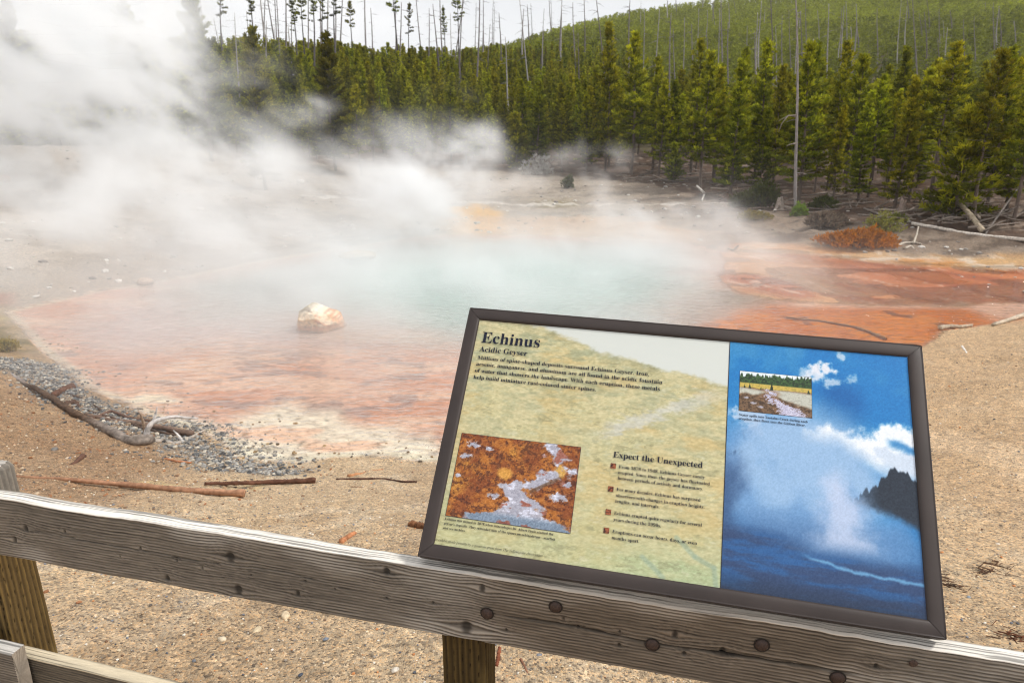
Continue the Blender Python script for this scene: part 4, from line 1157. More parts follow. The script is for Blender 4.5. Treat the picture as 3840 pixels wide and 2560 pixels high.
def at_px(dx, Y):                       # ground position in the photo's column dx at distance Y
    for _ in range(4):
        r = ray(dx * SD, 420 * SD)
        x = r[0] / r[1] * Y
        P = foot(x, Y)
        dx2 = proj(P)[0]
    # iterate so that the foot lies in column dx
    for _ in range(8):
        P = foot(x, Y); x += (dx - proj(P)[0]) / (FPX / SD) * Y
    return foot(x, Y)


def height_to(P, dy):                   # tree height so that its top reaches row dy
    r = ray(proj(P)[0] * SD, dy * SD); q = CAM + r * (P[1] / r[1])
    return float(q[2] - P[2])


# front row, right to left: (column, row of the foot, row of the top)
FRONT = [(2322, 515, 150), (2236, 503, 118), (2190, 500, 250), (2135, 478, 100), (2085, 462, 160), (2030, 450, 215), (1990, 452, 172), (1945, 446, 128), (1898, 440, 165),
         (1868, 444, 240), (1772, 424, 152), (1735, 412, 92), (1690, 420, 110), (1640, 410, 150), (1590, 402, 90), (1545, 418, 330), (1500, 398, 135), (1450, 402, 78),
         (1390, 392, 55), (1345, 396, 215), (1290, 392, 235), (1235, 390, 190), (1185, 388, 262)]
placed = []
small = {1545}
k = 0
ORD = ['first', 'second', 'third', 'fourth', 'fifth', 'sixth', 'seventh', 'eighth', 'ninth', 'tenth', 'eleventh', 'twelfth', 'thirteenth', 'fourteenth', 'fifteenth', 'sixteenth', 'seventeenth', 'eighteenth', 'nineteenth', 'twentieth', 'twenty-first', 'twenty-second', 'twenty-third']
for i, (dx, dy, ty) in enumerate(sorted(FRONT, reverse=True)):
    P = ung(dx, dy); P = foot(P[0], P[1]); H = height_to(P, ty)
    mt, mc = (PSMALL[0] if H < 3.2 else (PV[8 + i % 3] if i in (1, 3, 4, 5, 7, 8) else PV[(i * 3 + 1) % 8]))
    size = 'low young' if H < 3.2 else ('tall' if H > 6.6 else 'medium')
    place_tree('lodgepole_pine', mt, mc, P, 2.6 if H < 3.2 else 6.0, H, '%s green pine in the forest edge front row, %s from the right' % (size, ORD[i]), 'pine tree', 'pines along the forest edge', wide=1.0 if H < 7 else .85)
    placed.append(P[:2])
# single trees left of centre, among the steam
for mt, mc, dx, Y, ty, H0, lab in ((PBIG[0][0], PBIG[0][1], 612, 30, 62, 9.0, 'lone dark green pine with stepped branches rising from the steam'),
                                   (PBIG[1][0], PBIG[1][1], 770, 36, 74, 9.0, 'dark pointed pine right of the lone stepped pine, above drifting steam'),
                                   (PV[6][0], PV[6][1], 830, 35, 195, 6.0, 'smaller dark pine leaning against a taller pointed pine above the steam'),
                                   (PBIG[1][0], PBIG[1][1], 486, 34, -40, 9.0, 'big grey green pine half hidden by the tall steam cloud'),
                                   (PBIG[0][0], PBIG[0][1], 330, 44, -90, 9.0, 'faint tall pine in the steam cloud, just left of the big grey green one'),
                                   (PBIG[1][0], PBIG[1][1], 205, 46, -90, 9.0, 'tall pine seen faintly inside the steam, second from the left picture edge'),
                                   (PBIG[0][0], PBIG[0][1], 60, 44, -120, 9.0, 'tall pine almost lost in the steam at the left picture edge')):
    P = at_px(dx, Y); H = height_to(P, ty); placed.append(P[:2])
    place_tree('lodgepole_pine', mt, mc, P, H0, H, lab, 'pine tree', None, wide=.8 if H > 10 else 1.0)
# the stand behind the front row
fex, fey = [-30, -14, -6, 3, 6.5, 8, 10, 11.5, 13.5, 17, 30, 44], [37, 37, 39.5, 40, 37.5, 29, 23.6, 22.2, 20.4, 19.4, 19, 19]
n = 0; tries = 0
rs = np.random.default_rng(5)
cand = []
while len(cand) < 268 and tries < 40000:
    tries += 1
    x = (rs.random() * 2 - 1) * 42; Y = np.interp(x, fex, fey) + .5 + 24 * rs.random() ** 1.7
    if abs(x) > .83 * Y: continue
    dmin = .62 + .012 * Y
    if any((x - q[0]) ** 2 + (Y - q[1]) ** 2 < dmin * dmin for q in placed): continue
    cand.append((x, Y)); placed.append((x, Y))
GL3 = [('young green pine packed in the stand behind the orange runoff flats', 'pines behind the runoff flats'), ('green pine in the dense stand beyond the middle of the pool', 'pines beyond the middle of the pool'), ('green pine on the slope behind the rising steam', 'pines on the slope behind the steam')]
for i, (x, Y) in enumerate(cand):
    P = foot(x, Y); px_ = proj(P)[0]
    g = 0 if px_ > 1560 else (1 if px_ > 1000 else 2)
    ty = 95 + 150 * rs.random() if px_ > 1560 else (110 + 150 * rs.random() if px_ > 1300 else 150 + 150 * rs.random())
    H = min(max(height_to(P, ty), 2.4), 6.6 if Y < 34 else 4.2 + 1.3 * rs.random())
    mt, mc = PV[(0, 2, 5, 7, 4, 0, 7, 1, 2, 6)[rs.integers(0, 10)]]
    place_tree('lodgepole_pine', mt, mc, P, 6.0, H, GL3[g][0], 'pine tree', GL3[g][1], tilt=(rs.normal() * .02, rs.normal() * .02))

# far forest: everything beyond the stand reads as one mass
def far_template(seed, n, w):
    r2 = np.random.default_rng(seed); m = MB()
    zz = .06 + .92 * r2.random(n) ** .85; rr = .135 * (1 - zz) ** .8 + .010; az = r2.random(n) * 6.28
    rad_ = rr * (.35 + .65 * r2.random(n) ** .5)
    c = np.stack([np.cos(az) * rad_, np.sin(az) * rad_, zz], 1); d = np.stack([np.cos(az), np.sin(az), .5 + .4 * r2.random(n)], 1); d /= np.linalg.norm(d, axis=1)[:, None]
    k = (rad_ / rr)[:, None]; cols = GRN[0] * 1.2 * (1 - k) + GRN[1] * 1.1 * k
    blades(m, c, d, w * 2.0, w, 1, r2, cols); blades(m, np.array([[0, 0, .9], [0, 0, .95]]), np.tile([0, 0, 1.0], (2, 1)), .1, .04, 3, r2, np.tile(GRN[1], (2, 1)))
    return np.concatenate(m.v), np.concatenate(m.f), np.concatenate(m.c)


rf = np.random.default_rng(9); mbf = MB()
near_pts = None
for lo, hi, cnt, nb_, w_ in ((47, 112, 3000, 0, 0), (112, 400, 11000, 56, .052)):
    fx = []
    while len(fx) < cnt:
        d_ = lo + (hi - lo) * rf.random() ** .9; az = (rf.random() * 2 - 1) * .80
        if d_ > ridge(az)[1] * 1.06 or (d_ < 62 and az > -.1 and rf.random() < .5): continue
        fx.append((d_ * math.sin(az), d_ * math.cos(az)))
    fx = np.array(fx); fz = hz(fx[:, 0], fx[:, 1])
    if not nb_:
        near_pts = np.column_stack([fx, fz]); continue
    tm = [far_template(300 + q, nb_, w_) for q in range(4)]
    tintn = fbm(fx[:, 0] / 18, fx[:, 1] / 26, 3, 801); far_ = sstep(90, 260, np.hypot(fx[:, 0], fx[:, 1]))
    for q in range(4):
        ids = np.arange(q, len(fx), 4); v, f, c = tm[q]
        H = (2.6 + 2.2 * rf.random(len(ids))); rot = rf.random(len(ids)) * 6.28; wd = .85 + .4 * rf.random(len(ids))
        cs, sn = np.cos(rot), np.sin(rot)
        X = (v[None, :, 0] * cs[:, None] - v[None, :, 1] * sn[:, None]) * (H * wd)[:, None] + fx[ids, 0][:, None]
        Yv = (v[None, :, 0] * sn[:, None] + v[None, :, 1] * cs[:, None]) * (H * wd)[:, None] + fx[ids, 1][:, None]
        Zv = v[None, :, 2] * H[:, None] + fz[ids][:, None]
        tint = .80 * np.array([1.05, 1, 1.2]) * (.45 + 1.1 * tintn[ids] + .5 * (rf.random(len(ids)) - .5) + .35 * far_[ids])[:, None, None]  # foliage painted paler with distance, putting part of the haze into its colour
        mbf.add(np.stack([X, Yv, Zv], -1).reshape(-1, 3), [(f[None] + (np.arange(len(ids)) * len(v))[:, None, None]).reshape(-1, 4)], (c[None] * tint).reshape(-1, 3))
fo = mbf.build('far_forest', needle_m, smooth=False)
tag(fo, kind='stuff')
# the nearer part of that mass repeats whole pines over the slope
lib = bpy.data.collections.new('pine kinds')
for i in (0, 2, 5, 7, 1, 4):
    a_ = bpy.data.objects.new('pine_kind', PV[i][1]); lib.objects.link(a_)
pm = bpy.data.meshes.new('slope_forest'); pm.vertices.add(len(near_pts)); pm.vertices.foreach_set('co', near_pts.astype(np.float32).ravel())
so = obj('slope_forest', pm); tag(so, kind='stuff')
ng = bpy.data.node_groups.new('slope forest', 'GeometryNodeTree')
ng.interface.new_socket('Geometry', in_out='INPUT', socket_type='NodeSocketGeometry'); ng.interface.new_socket('Geometry', in_out='OUTPUT', socket_type='NodeSocketGeometry')
gi = ng.nodes.new('NodeGroupInput'); go = ng.nodes.new('NodeGroupOutput'); ip = ng.nodes.new('GeometryNodeInstanceOnPoints'); ci = ng.nodes.new('GeometryNodeCollectionInfo')
ci.inputs['Collection'].default_value = lib; ci.inputs['Separate Children'].default_value = True; ci.inputs['Reset Children'].default_value = True
ip.inputs['Pick Instance'].default_value = True
rr1 = ng.nodes.new('FunctionNodeRandomValue'); rr1.data_type = 'FLOAT_VECTOR'; rr1.inputs[0].default_value = (-.03, -.03, 0); rr1.inputs[1].default_value = (.03, .03, 6.28)
rr2 = ng.nodes.new('FunctionNodeRandomValue'); rr2.data_type = 'FLOAT'; rr2.inputs[2].default_value = .50; rr2.inputs[3].default_value = .92; rr2.inputs['Seed'].default_value = 4
ng.links.new(gi.outputs[0], ip.inputs['Points']); ng.links.new(ci.outputs[0], ip.inputs['Instance']); ng.links.new(rr1.outputs[0], ip.inputs['Rotation']); ng.links.new(rr2.outputs[1], ip.inputs['Scale']); ng.links.new(ip.outputs[0], go.inputs[0])
so.modifiers.new('slope forest', 'NODES').node_group = ng

# dead grey trunks: the ones one can follow in the photo (column and row of the foot, column and row of the top, distance)
SNAGS = [(1831, 486, 1824, -60, 23.0, 0), (914, 192, 904, -30, 62, 1), (682, 228, 664, 60, 55, 2), (552, 212, 540, 30, 52, 2), (640, 110, 628, -30, 75, 1), (745, 95, 735, -30, 80, 0), (1232, 200, 1190, -10, 60, 2), (1175, 225, 1158, 85, 56, 2),
         (1097, 190, 1099, -30, 66, 1), (1055, 185, 1062, -30, 68, 3), (1020, 170, 1012, -20, 70, 1), (1038, 182, 1036, 30, 67, 2), (985, 168, 984, 20, 70, 1), (1010, 150, 996, 10, 78, 3), (1378, 230, 1408, 70, 54, 1), (1400, 170, 1370, -15, 60, 3),
         (1438, 130, 1450, -5, 80, 1), (1470, 150, 1480, 20, 74, 0), (1500, 150, 1512, 20, 72, 2), (1530, 140, 1545, 30, 76, 1), (1560, 155, 1572, 40, 70, 0), (1596, 162, 1592, 55, 66, 1), (1600, 180, 1603, 20, 64, 2), (1640, 150, 1652, 20, 76, 0),
         (1668, 152, 1676, 50, 72, 1), (1700, 148, 1716, 60, 70, 0), (1735, 142, 1737, 70, 74, 1), (1772, 146, 1772, -20, 70, 3), (1780, 146, 1781, 60, 69, 0), (1792, 140, 1800, 35, 78, 1), (1905, 112, 1900, 10, 90, 2), (1928, 110, 1936, 20, 90, 1),
         (2105, 100, 2100, -20, 95, 1), (2060, 80, 2068, 0, 110, 2), (2012, 70, 2018, 20, 120, 1), (1960, 70, 1966, 10, 120, 0), (2155, 78, 2160, 20, 120, 1), (1340, 60, 1343, -10, 110, 3), (1655, 60, 1660, -20, 120, 1), (1850, 60, 1853, -10, 120, 1),
         (860, 100, 850, 20, 90, 1), (1200, 95, 1203, 20, 95, 0), (1285, 80, 1290, -10, 100, 3), (1320, 85, 1318, 5, 100, 1), (1245, 90, 1250, 20, 98, 0), (1110, 100, 1108, -10, 95, 1), (1150, 95, 1148, 30, 95, 3)]
rq = np.random.default_rng(77)
for _ in range(64):
    x_ = 1080 + 1290 * rq.random() ** .9; y_ = 28 + 105 * rq.random(); Yd = np.interp(y_, [28, 60, 130], [250, 170, 80]); h_ = (26 + 45 * rq.random()) * (1 if y_ < 70 else 1.5)
    SNAGS.append((x_, y_, x_ + rq.normal() * 4, y_ - h_, Yd, int(rq.integers(0, 4))))
for _ in range(20):
    x_ = 470 + 590 * rq.random(); SNAGS.append((x_, 110, x_ - 4 + 16 * rq.normal(), -50 + 120 * rq.random() ** 2, 64 + 20 * rq.random(), int(rq.integers(0, 4))))
NAMES_S = {0: ('tall bare grey dead trunk standing by itself in front of the forest edge', None)}


def snag_at(P, top, H0=10.0):
    d = np.asarray(top) - P; H = float(np.linalg.norm(d))
    q = Vector(d).to_track_quat('Z', 'Y').to_euler()
    return H, q


for i, (bx, by, tx, ty, Y, v) in enumerate(SNAGS):
    if i == 0:
        P = ung(bx, by)
    else:
        P = at_px(bx, Y)
    tp_ = atd(tx, ty, P[1])
    H, q = snag_at(P, tp_)
    s = H / 10.0; w_ = min(.055 * Y / 60 + .045, .17) * (.7 + .5 * ((i * 37) % 11) / 10) if i else .058
    e = empty('dead_tree', P.tolist()); e.rotation_euler = q; e.scale = (w_ / .085, w_ / .085, s)
    obj('trunk', SN[v], e)
    if i == 0: lab, gr = NAMES_S[0]
    elif bx < 760: lab, gr = 'bare grey dead trunk above the steam left of the picture middle', 'dead trunks above the steam'
    elif ty < 22 and bx < 1330: lab, gr = 'thin dead trunk reaching from the green hillside into the white sky', 'dead trunks against the sky'
    elif bx < 1420: lab, gr = 'grey dead trunk among the green trees beyond the middle of the pool', 'dead trunks among green trees beyond the pool'
    else: lab, gr = 'grey dead trunk standing on the far hillside above the forest edge', 'dead trunks on the far hillside'
    tag(e, lab, 'dead tree', gr)
    if i == 0:                             # its few broken, drooping branches
        mbb = MB(); u = tp_ - P; u /= np.linalg.norm(u)
        def onb(dy): return P + u * (H * (486 - dy) / 546)
        for dy, pts in ((252, [(-.25, 0, -.02), (-.42, 0, -.25), (-.50, 0, -.52)]), (256, [(-.2, .1, .05), (-.5, .1, -.12)]), (318, [(-.2, 0, -.04), (-.32, 0, -.10)]), (215, [(.12, 0, .04)])):
            b = onb(dy); tube(mbb, np.array([b] + [b + np.array(q) for q in pts]) - P, np.linspace(.022, .008, len(pts) + 1), 5, col=lin((150, 140, 128)))
        br = obj('branch', mbb.mesh('branch', bark_m), e)
        br.matrix_parent_inverse = (Matrix.Translation(P.tolist()) @ q.to_matrix().to_4x4() @ Matrix.Diagonal((w_ / .085, w_ / .085, s, 1))).inverted() @ Matrix.Translation(P.tolist())
# spindly living pines with thin crowns against the sky
for i, (bx, tx, ty, Y, v) in enumerate([(588, 570, -60, 58, 0), (520, 505, -60, 60, 1), (775, 768, -60, 62, 1), (700, 694, -20, 64, 2), (722, 716, -60, 60, 0), (812, 806, 4, 66, 2), (745, 742, -40, 64, 1), (690, 668, -30, 58, 0), (918, 904, -50, 60, 2), (942, 940, 8, 72, 1), (1066, 1046, -20, 70, 2), (1022, 1018, 15, 74, 0)]):
    P = at_px(bx, Y); H = height_to(P, ty); tp_ = atd(tx, ty, Y); _, q = snag_at(P, tp_)
    e = place_tree('spindly_pine', PTALL[v][0], PTALL[v][1], P, 12.0, H, 'spindly pine with a thin tufted crown against the white sky', 'pine tree', 'spindly pines against the sky', wide=.9 * 12 / H if H > 12 else 1)
    e.rotation_euler = q

# ------------------------------------------------------------------ driftwood, logs, sticks
log_m = attr_mat('dry wood', rough=.88, spec=.2, nscale=26, namp=.45, bump=.5, bscale=60, stretch=(1, 1, 1))
rl = np.random.default_rng(21)


def gpath(pts, lift=0.0):
    return np.array([ung(x, y) + [0, 0, lift + (q[0] if q else 0)] for x, y, *q in pts])


def px_r(P, px): return px * SD / FPX * float(((P - CAM) @ RM.T)[2])       # photo width in pixels -> metres at P


def lay_log(name, pts, r0, r1, col, label, cat, group=None, n=40, sink=.3, seg=12, rough=.10, bend=0.0, branches=()):
    """log through photo points on the ground; radii in photo pixels (2352 wide)"""
    P = smooth_path(gpath(pts), n)
    ra = np.linspace(px_r(P[0], r0), px_r(P[-1], r1), n)
    ra = ra * (1 + .18 * (fbm(np.arange(n) * .35, np.zeros(n) + r0, 3, int(pts[0][0])) - .5) * 2)
    P[:, 2] += ra * (1 - sink)
    mb = MB(); c = lin(col); V0 = len(mb.v)
    tube(mb, P, ra, seg, rough, rl, c)
    v = mb.v[-1]; g = fbm(v[:, 0] * 4, v[:, 1] * 14 + v[:, 2] * 60, 4, 700 + int(pts[0][0]))
    mb.c[-1] = c * (.55 + .9 * g)[:, None]
    for bp, b0, b1 in branches:
        Q = smooth_path(gpath(bp), 16)
        rb = np.linspace(px_r(Q[0], b0), px_r(Q[-1], b1), 16); Q[:, 2] += rb * .6
        tube(mb, Q, rb, 8, .08, rl, c)
        mb.c[-1] = c * (.7 + .7 * fbm(mb.v[-1][:, 0] * 20, mb.v[-1][:, 2] * 60, 3, 711))[:, None]
    o = mb.build(name, log_m); rebase(o)
    tag(o, label, cat, group)
    return o


# the grey branching driftwood by the near left shore: log, roots and prongs as parts
def prong(parent, name, pts, r0, r1, col, n=20):
    """pts: (column, row, height above the ground) seen from the photo, standing over the foot point of the first one"""
    b = ung(pts[0][0], pts[0][1]); Q = []
    for x, y, k in pts:
        if k is None: Q.append(ung(x, y))
        else: Q.append(atd(x, y, b[1] + k))
    Q = smooth_path(np.array(Q), n); rb = np.linspace(px_r(Q[0], r0), px_r(Q[-1], r1), n)
    m = MB(); tube(m, Q, rb, 9, .09, rl, lin(col)); v = m.v[-1]
    m.c[-1] = lin(col) * (.62 + .75 * fbm(v[:, 0] * 12, v[:, 2] * 50 + v[:, 1] * 9, 4, 721))[:, None]
    o = m.build(name, log_m); o.parent = parent; o.matrix_parent_inverse = Matrix.Translation(-Vector(parent.location))
    return o


dl = empty('driftwood_log', ung(250, 992).tolist())
tag(dl, 'long dark driftwood log with bleached forked roots on the left shore gravel', 'driftwood')
P = smooth_path(gpath([(20, 858), (65, 888), (112, 916), (165, 950), (222, 982), (272, 1008), (318, 1024), (345, 1016)]), 60)
ra = np.interp(np.linspace(0, 1, 60), [0, .15, .5, .8, 1], [px_r(P[0], 3), px_r(P[8], 5), px_r(P[30], 8), px_r(P[45], 11), px_r(P[-1], 13)]); P[:, 2] += ra * .75
P = P + np.stack([0 * ra, .03 * (fbm(np.arange(60) * .22, np.zeros(60), 3, 3) - .5), .05 * (fbm(np.arange(60) * .25, np.zeros(60) + 7, 3, 4) - .5)], 1)
m = MB(); tube(m, P, ra * (1 + .35 * (fbm(np.arange(60) * .3, np.zeros(60), 3, 9) - .5)), 14, .2, rl, lin((120, 100, 86))); v = m.v[-1]
tt = np.clip((v[:, 0] - v[:, 0].min()) / (v[:, 0].max() - v[:, 0].min()), 0, 1)
cc = lin((176, 168, 164)) * sstep(.2, .0, tt)[:, None] + lin((104, 82, 66)) * (sstep(.0, .2, tt) * sstep(.85, .6, tt))[:, None] + lin((150, 138, 128)) * sstep(.6, .85, tt)[:, None]
m.c[-1] = cc * .8 * (.35 + 1.2 * fbm(v[:, 0] * 7, v[:, 1] * 30 + v[:, 2] * 60, 4, 731))[:, None]
o = m.build('log', log_m); o.parent = dl; o.matrix_parent_inverse = Matrix.Translation(-Vector(dl.location))
BL = (196, 190, 186)
prong(dl, 'root', [(334, 1014, 0), (338, 985, 0), (350, 968, .02), (372, 962, .10), (400, 955, .16), (430, 960, .2), (455, 960, .22)], 7, 2.0, BL)
prong(dl, 'root', [(336, 1012, 0), (333, 985, -.02), (328, 965, -.05), (322, 948, -.08)], 6, 2.2, (160, 140, 122))
prong(dl, 'root', [(352, 968, .02), (358, 950, .04), (361, 934, .05)], 4, 1.2, BL)
prong(dl, 'root', [(346, 1014, 0), (372, 1012, None), (400, 1022, None), (430, 1010, None), (455, 995, None), (475, 985, None)], 6, 2.2, (178, 166, 154))
prong(dl, 'root', [(420, 1016, 0), (410, 1000, .02), (398, 988, .05)], 4, 1.5, BL)
lay_log('driftwood_branch', [(196, 955), (250, 968), (310, 975), (370, 985), (425, 998), (445, 1000)], 5, 7, (112, 92, 80), 'thin brown branch lying on the gravel behind the forked driftwood log', 'branch', seg=9)
lay_log('driftwood_branch', [(215, 962), (255, 945), (300, 962), (345, 968)], 3.5, 3, (104, 78, 66), 'short reddish branch on top of the gravel touching the driftwood log', 'branch', seg=8)
lay_log('driftwood_branch', [(205, 946), (262, 962), (330, 985), (400, 1000), (440, 990)], 3, 2.4, (92, 74, 64), 'thin dark crooked branch lying among the forked driftwood roots', 'branch', seg=7)
lay_log('driftwood_branch', [(100, 876), (150, 905), (196, 918), (232, 944)], 2.4, 3, (84, 66, 56), 'thin dark stick on the gravel beside the thin end of the driftwood log', 'branch', seg=7)
lay_log('bark_chunk', [(122, 912), (148, 898), (166, 893)], 6, 7, (96, 66, 52), 'dark brown chunk of rotten bark on the gravel left of the driftwood roots', 'bark chunk', rough=.35)
lay_log('bark_chunk', [(150, 932), (172, 926), (182, 938)], 6, 4, (92, 70, 58), 'crumbly dark bark piece on the gravel below another chunk', 'bark chunk', rough=.4)
lay_log('fallen_branch', [(40, 1097), (160, 1104), (300, 1117), (430, 1130), (562, 1138)], 4, 8, (158, 118, 92), 'long straight reddish branch on the sand just behind the upper rail', 'branch', n=50, rough=.07)
lay_log('fallen_branch', [(470, 1113), (560, 1112), (640, 1109), (725, 1107)], 4, 6, (96, 66, 52), 'dark weathered piece of branch on the sand right of the long reddish branch', 'branch', rough=.25)
lay_log('wood_splinter', [(800, 1097), (840, 1088), (880, 1079)], 5, 2, (170, 122, 86), 'flat tan wood splinter on the sand left of the sign', 'wood splinter', seg=6, rough=.2)
lay_log('twig', [(772, 1102), (830, 1101), (880, 1100), (925, 1107), (958, 1107)], 2.6, 2, (84, 58, 48), 'thin dark twig on the sand under the tan splinter left of the sign', 'twig', seg=6)
lay_log('twig', [(806, 1120), (830, 1121), (858, 1126)], 2.5, 2, (120, 86, 64), 'short brown twig on the sand below the long thin dark twig', 'twig', seg=6)
lay_log('wood_splinter', [(783, 1248), (800, 1235), (814, 1226)], 6, 5, (190, 130, 92), 'pale orange wood chip on the sand touching the rail edge', 'wood chip', seg=5, rough=.3)
lay_log('bark_chunk', [(944, 1208), (975, 1214), (1000, 1220)], 8, 7, (122, 84, 58), 'brown wood lump on the sand sticking out behind the lower left sign corner', 'wood lump', rough=.3)
lay_log('twig', [(374, 1053), (405, 1060), (440, 1064)], 2.5, 2.5, (168, 116, 84), 'small tan stick on sand beside the end of the gravel strip', 'twig', seg=6)
lay_log('twig', [(152, 1076), (172, 1066), (192, 1052)], 3, 7, (92, 66, 54), 'stubby dark twig on the sand at left, above the long reddish branch', 'twig', seg=7)
lay_log('twig', [(2194, 1152), (2228, 1168), (2262, 1182)], 1.6, 1.2, (90, 70, 50), 'thin dark straight twig on the sand right of the sign', 'twig', seg=5)
lay_log('bark_strip', [(1112, 1486), (1118, 1520), (1122, 1566)], 9, 11, (126, 70, 50), 'reddish bark strip standing on the sand beside the middle post', 'bark strip', rough=.3, sink=.1)
lay_log('bark_strip', [(1148, 1490), (1144, 1515), (1140, 1532)], 4, 4, (128, 76, 54), 'short red bark strip just right of the larger one by the middle post', 'bark strip', rough=.3)
lay_log('bark_strip', [(1170, 1486), (1200, 1480), (1222, 1474)], 5, 4, (120, 72, 52), 'flat red bark flake on the sand below the rail, farthest right of the group', 'bark strip', rough=.3)
lay_log('twig', [(1196, 1514), (1204, 1530), (1212, 1548)], 3, 3, (130, 92, 72), 'small brown twig on the sand under the rail, beyond the bark flakes', 'twig', seg=6)
dk = (92, 68, 52)
for pts, lab in (([(2164, 1330), (2185, 1342), (2214, 1356)], 'dark clump of needle litter on sand against the right edge of the sign'), ([(2258, 1294), (2290, 1302), (2330, 1312)], 'dark bark scrap on the sand right of the sign, upper one of a pair'), ([(2256, 1318), (2280, 1322), (2312, 1326)], 'dark bark scrap on the sand right of the sign, lower one of a pair'), ([(2300, 1458), (2330, 1466), (2368, 1470)], 'reddish tangle of dry needles on the sand close to the right rail end')):
    mb = MB(); a_, b2, c2_ = [ung(*q) for q in pts]
    for q in range(34):
        u = rl.random(); c_ = (a_ * (1 - u) ** 2 + 2 * b2 * u * (1 - u) + c2_ * u * u) + rl.normal(size=3) * [.02, .03, .002] + [0, 0, .008]
        th = rl.normal() * .5; L = .02 + .05 * rl.random(); d = np.array([math.cos(th), math.sin(th), rl.normal() * .12]) * L
        tube(mb, np.stack([c_ - d / 2, c_ + d / 2]), 0.0012 + .0022 * rl.random() ** 2, 4, col=lin((96, 60, 42) if '1458' in str(pts) else dk) * (.6 + .8 * rl.random()), cap=False)
    tag(rebase(mb.build('needle_litter', log_m)), lab, 'litter')
# right shore and inlet
W0 = (206, 196, 182)
lay_log('sunken_log', [(1806, 730), (1880, 738), (1960, 752), (2000, 766), (2034, 781)], 1.5, 4, (158, 128, 100), 'grey log half sunk in the orange water behind the top edge of the sign', 'log', sink=.2, rough=.2)
lay_log('shore_log', [(2158, 756), (2178, 752), (2205, 753), (2232, 748)], 5, 3, (180, 164, 144), 'pale knotty log at the tip of the orange water', 'log', rough=.2)
lay_log('shore_log', [(2280, 748), (2315, 738), (2360, 724), (2420, 700)], 4, 7, (186, 172, 152), 'pale straight log on the shore at the right picture edge', 'log')
lay_log('bleached_stick', [(2209, 797), (2215, 805), (2221, 816)], 2.6, 2.6, (226, 218, 208), 'short white stick on the sand right of the sign top', 'stick', seg=6)
lay_log('twisted_stick', [(1672, 572), (1684, 576), (1695, 566)], 2, 2, (96, 82, 74), 'small dark forked stick on the red flats near the drifting steam', 'stick', seg=6)
# forest edge wood
lay_log('fallen_log', [(2094, 516), (2150, 526), (2210, 538), (2280, 547), (2345, 553), (2420, 560)], 4, 4.5, (206, 196, 184), 'long thin bleached trunk lying along the forest edge at right', 'log', n=50)
lay_log('fallen_log', [(2197, 496, .35), (2225, 512, .18), (2258, 536)], 4.5, 6, (176, 160, 138), 'thick broken pale trunk propped between the pines at right', 'log', rough=.14)
dw = [([(2058, 568), (2075, 560), (2100, 558), (2115, 562)], 4, 3), ([(2078, 572), (2092, 566), (2100, 574)], 4, 3), ([(2098, 560), (2104, 548, .1), (2106, 540, .22)], 4, 2)]
lay_log('driftwood_snarl', dw[0][0], 3, 2, (176, 166, 152), 'knot of pale twisted driftwood beside the orange dead bush', 'driftwood', branches=[(dw[1][0], 3, 2), (dw[2][0], 2.5, 1.5)], rough=.2)
lay_log('fallen_log', [(1567, 474), (1640, 469), (1700, 468), (1745, 466)], 2.5, 2, (160, 148, 138), 'thin grey trunk lying left of the dark green shrub', 'log', seg=7)
lay_log('fallen_log', [(1640, 482), (1720, 480), (1800, 476)], 2, 2, (150, 132, 120), 'thin grey trunk lying in front of the dark green shrub', 'log', seg=7)
lay_log('fallen_log', [(1600, 440, .2), (1618, 452, .1), (1612, 462)], 2.4, 2, (214, 208, 200), 'white crooked branch at the forest edge left of the shrubs', 'branch', seg=7)
lay_log('fallen_log', [(1985, 480), (2030, 498), (2080, 520)], 2, 2.6, (150, 140, 132), 'grey leaning trunk on the brown forest floor above the orange bush', 'log', seg=7)
lay_log('fallen_log', [(1860, 505), (1900, 497), (1940, 488, .15)], 2, 2.5, (96, 76, 66), 'dark pole lying left of the grey brush heap', 'log', seg=7)
lay_log('fallen_log', [(2140, 500, .1), (2200, 505, .05), (2300, 502, .1), (2400, 500)], 1.8, 2, (128, 116, 106), 'thin dark trunk lying behind the long bleached one', 'log', seg=7)
lay_log('fallen_log', [(2262, 540), (2310, 500, .5), (2352, 470, 1.0)], 2, 1.6, (120, 112, 106), 'slanting grey dead pole leaning into the pines at the right picture edge', 'log', seg=7)
# random deadfall of the forest floor
for i in range(120):
    dx = 1420 + 960 * rl.random(); edge = np.interp(dx, [1420, 1600, 1850, 2050, 2240, 2400], [402, 430, 478, 500, 512, 522]); dy = edge + 14 - 56 * rl.random() ** 1.2
    P = ung(dx, dy); L = .5 + 1.3 * rl.random(); th = rl.normal() * .7
    d = np.array([math.cos(th), math.sin(th), 0]) * L
    q = np.stack([P - d / 2, P + rl.normal(size=3) * .04, P + d / 2]); q[:, 2] = hz(q[:, 0], q[:, 1]) + .08 + .12 * rl.random(3)
    mb = MB(); c_ = lin((138, 126, 116)) * (.55 + .8 * rl.random()); tube(mb, smooth_path(q, 10), np.linspace(.035, .015, 10) * (.6 + .7 * rl.random()), 6, .15, rl, c_)
    for b in range(3):
        u = q[0] + (q[2] - q[0]) * rl.random(); tube(mb, np.stack([u, u + np.array([rl.normal() * .2, rl.normal() * .2, .25 * rl.random()])]), [.012, .004], 4, col=c_, cap=False)
    tag(rebase(mb.build('deadfall_branch', log_m)), 'grey dead branch littering the brown floor among the pine trunks', 'branch', 'deadfall on the forest floor')


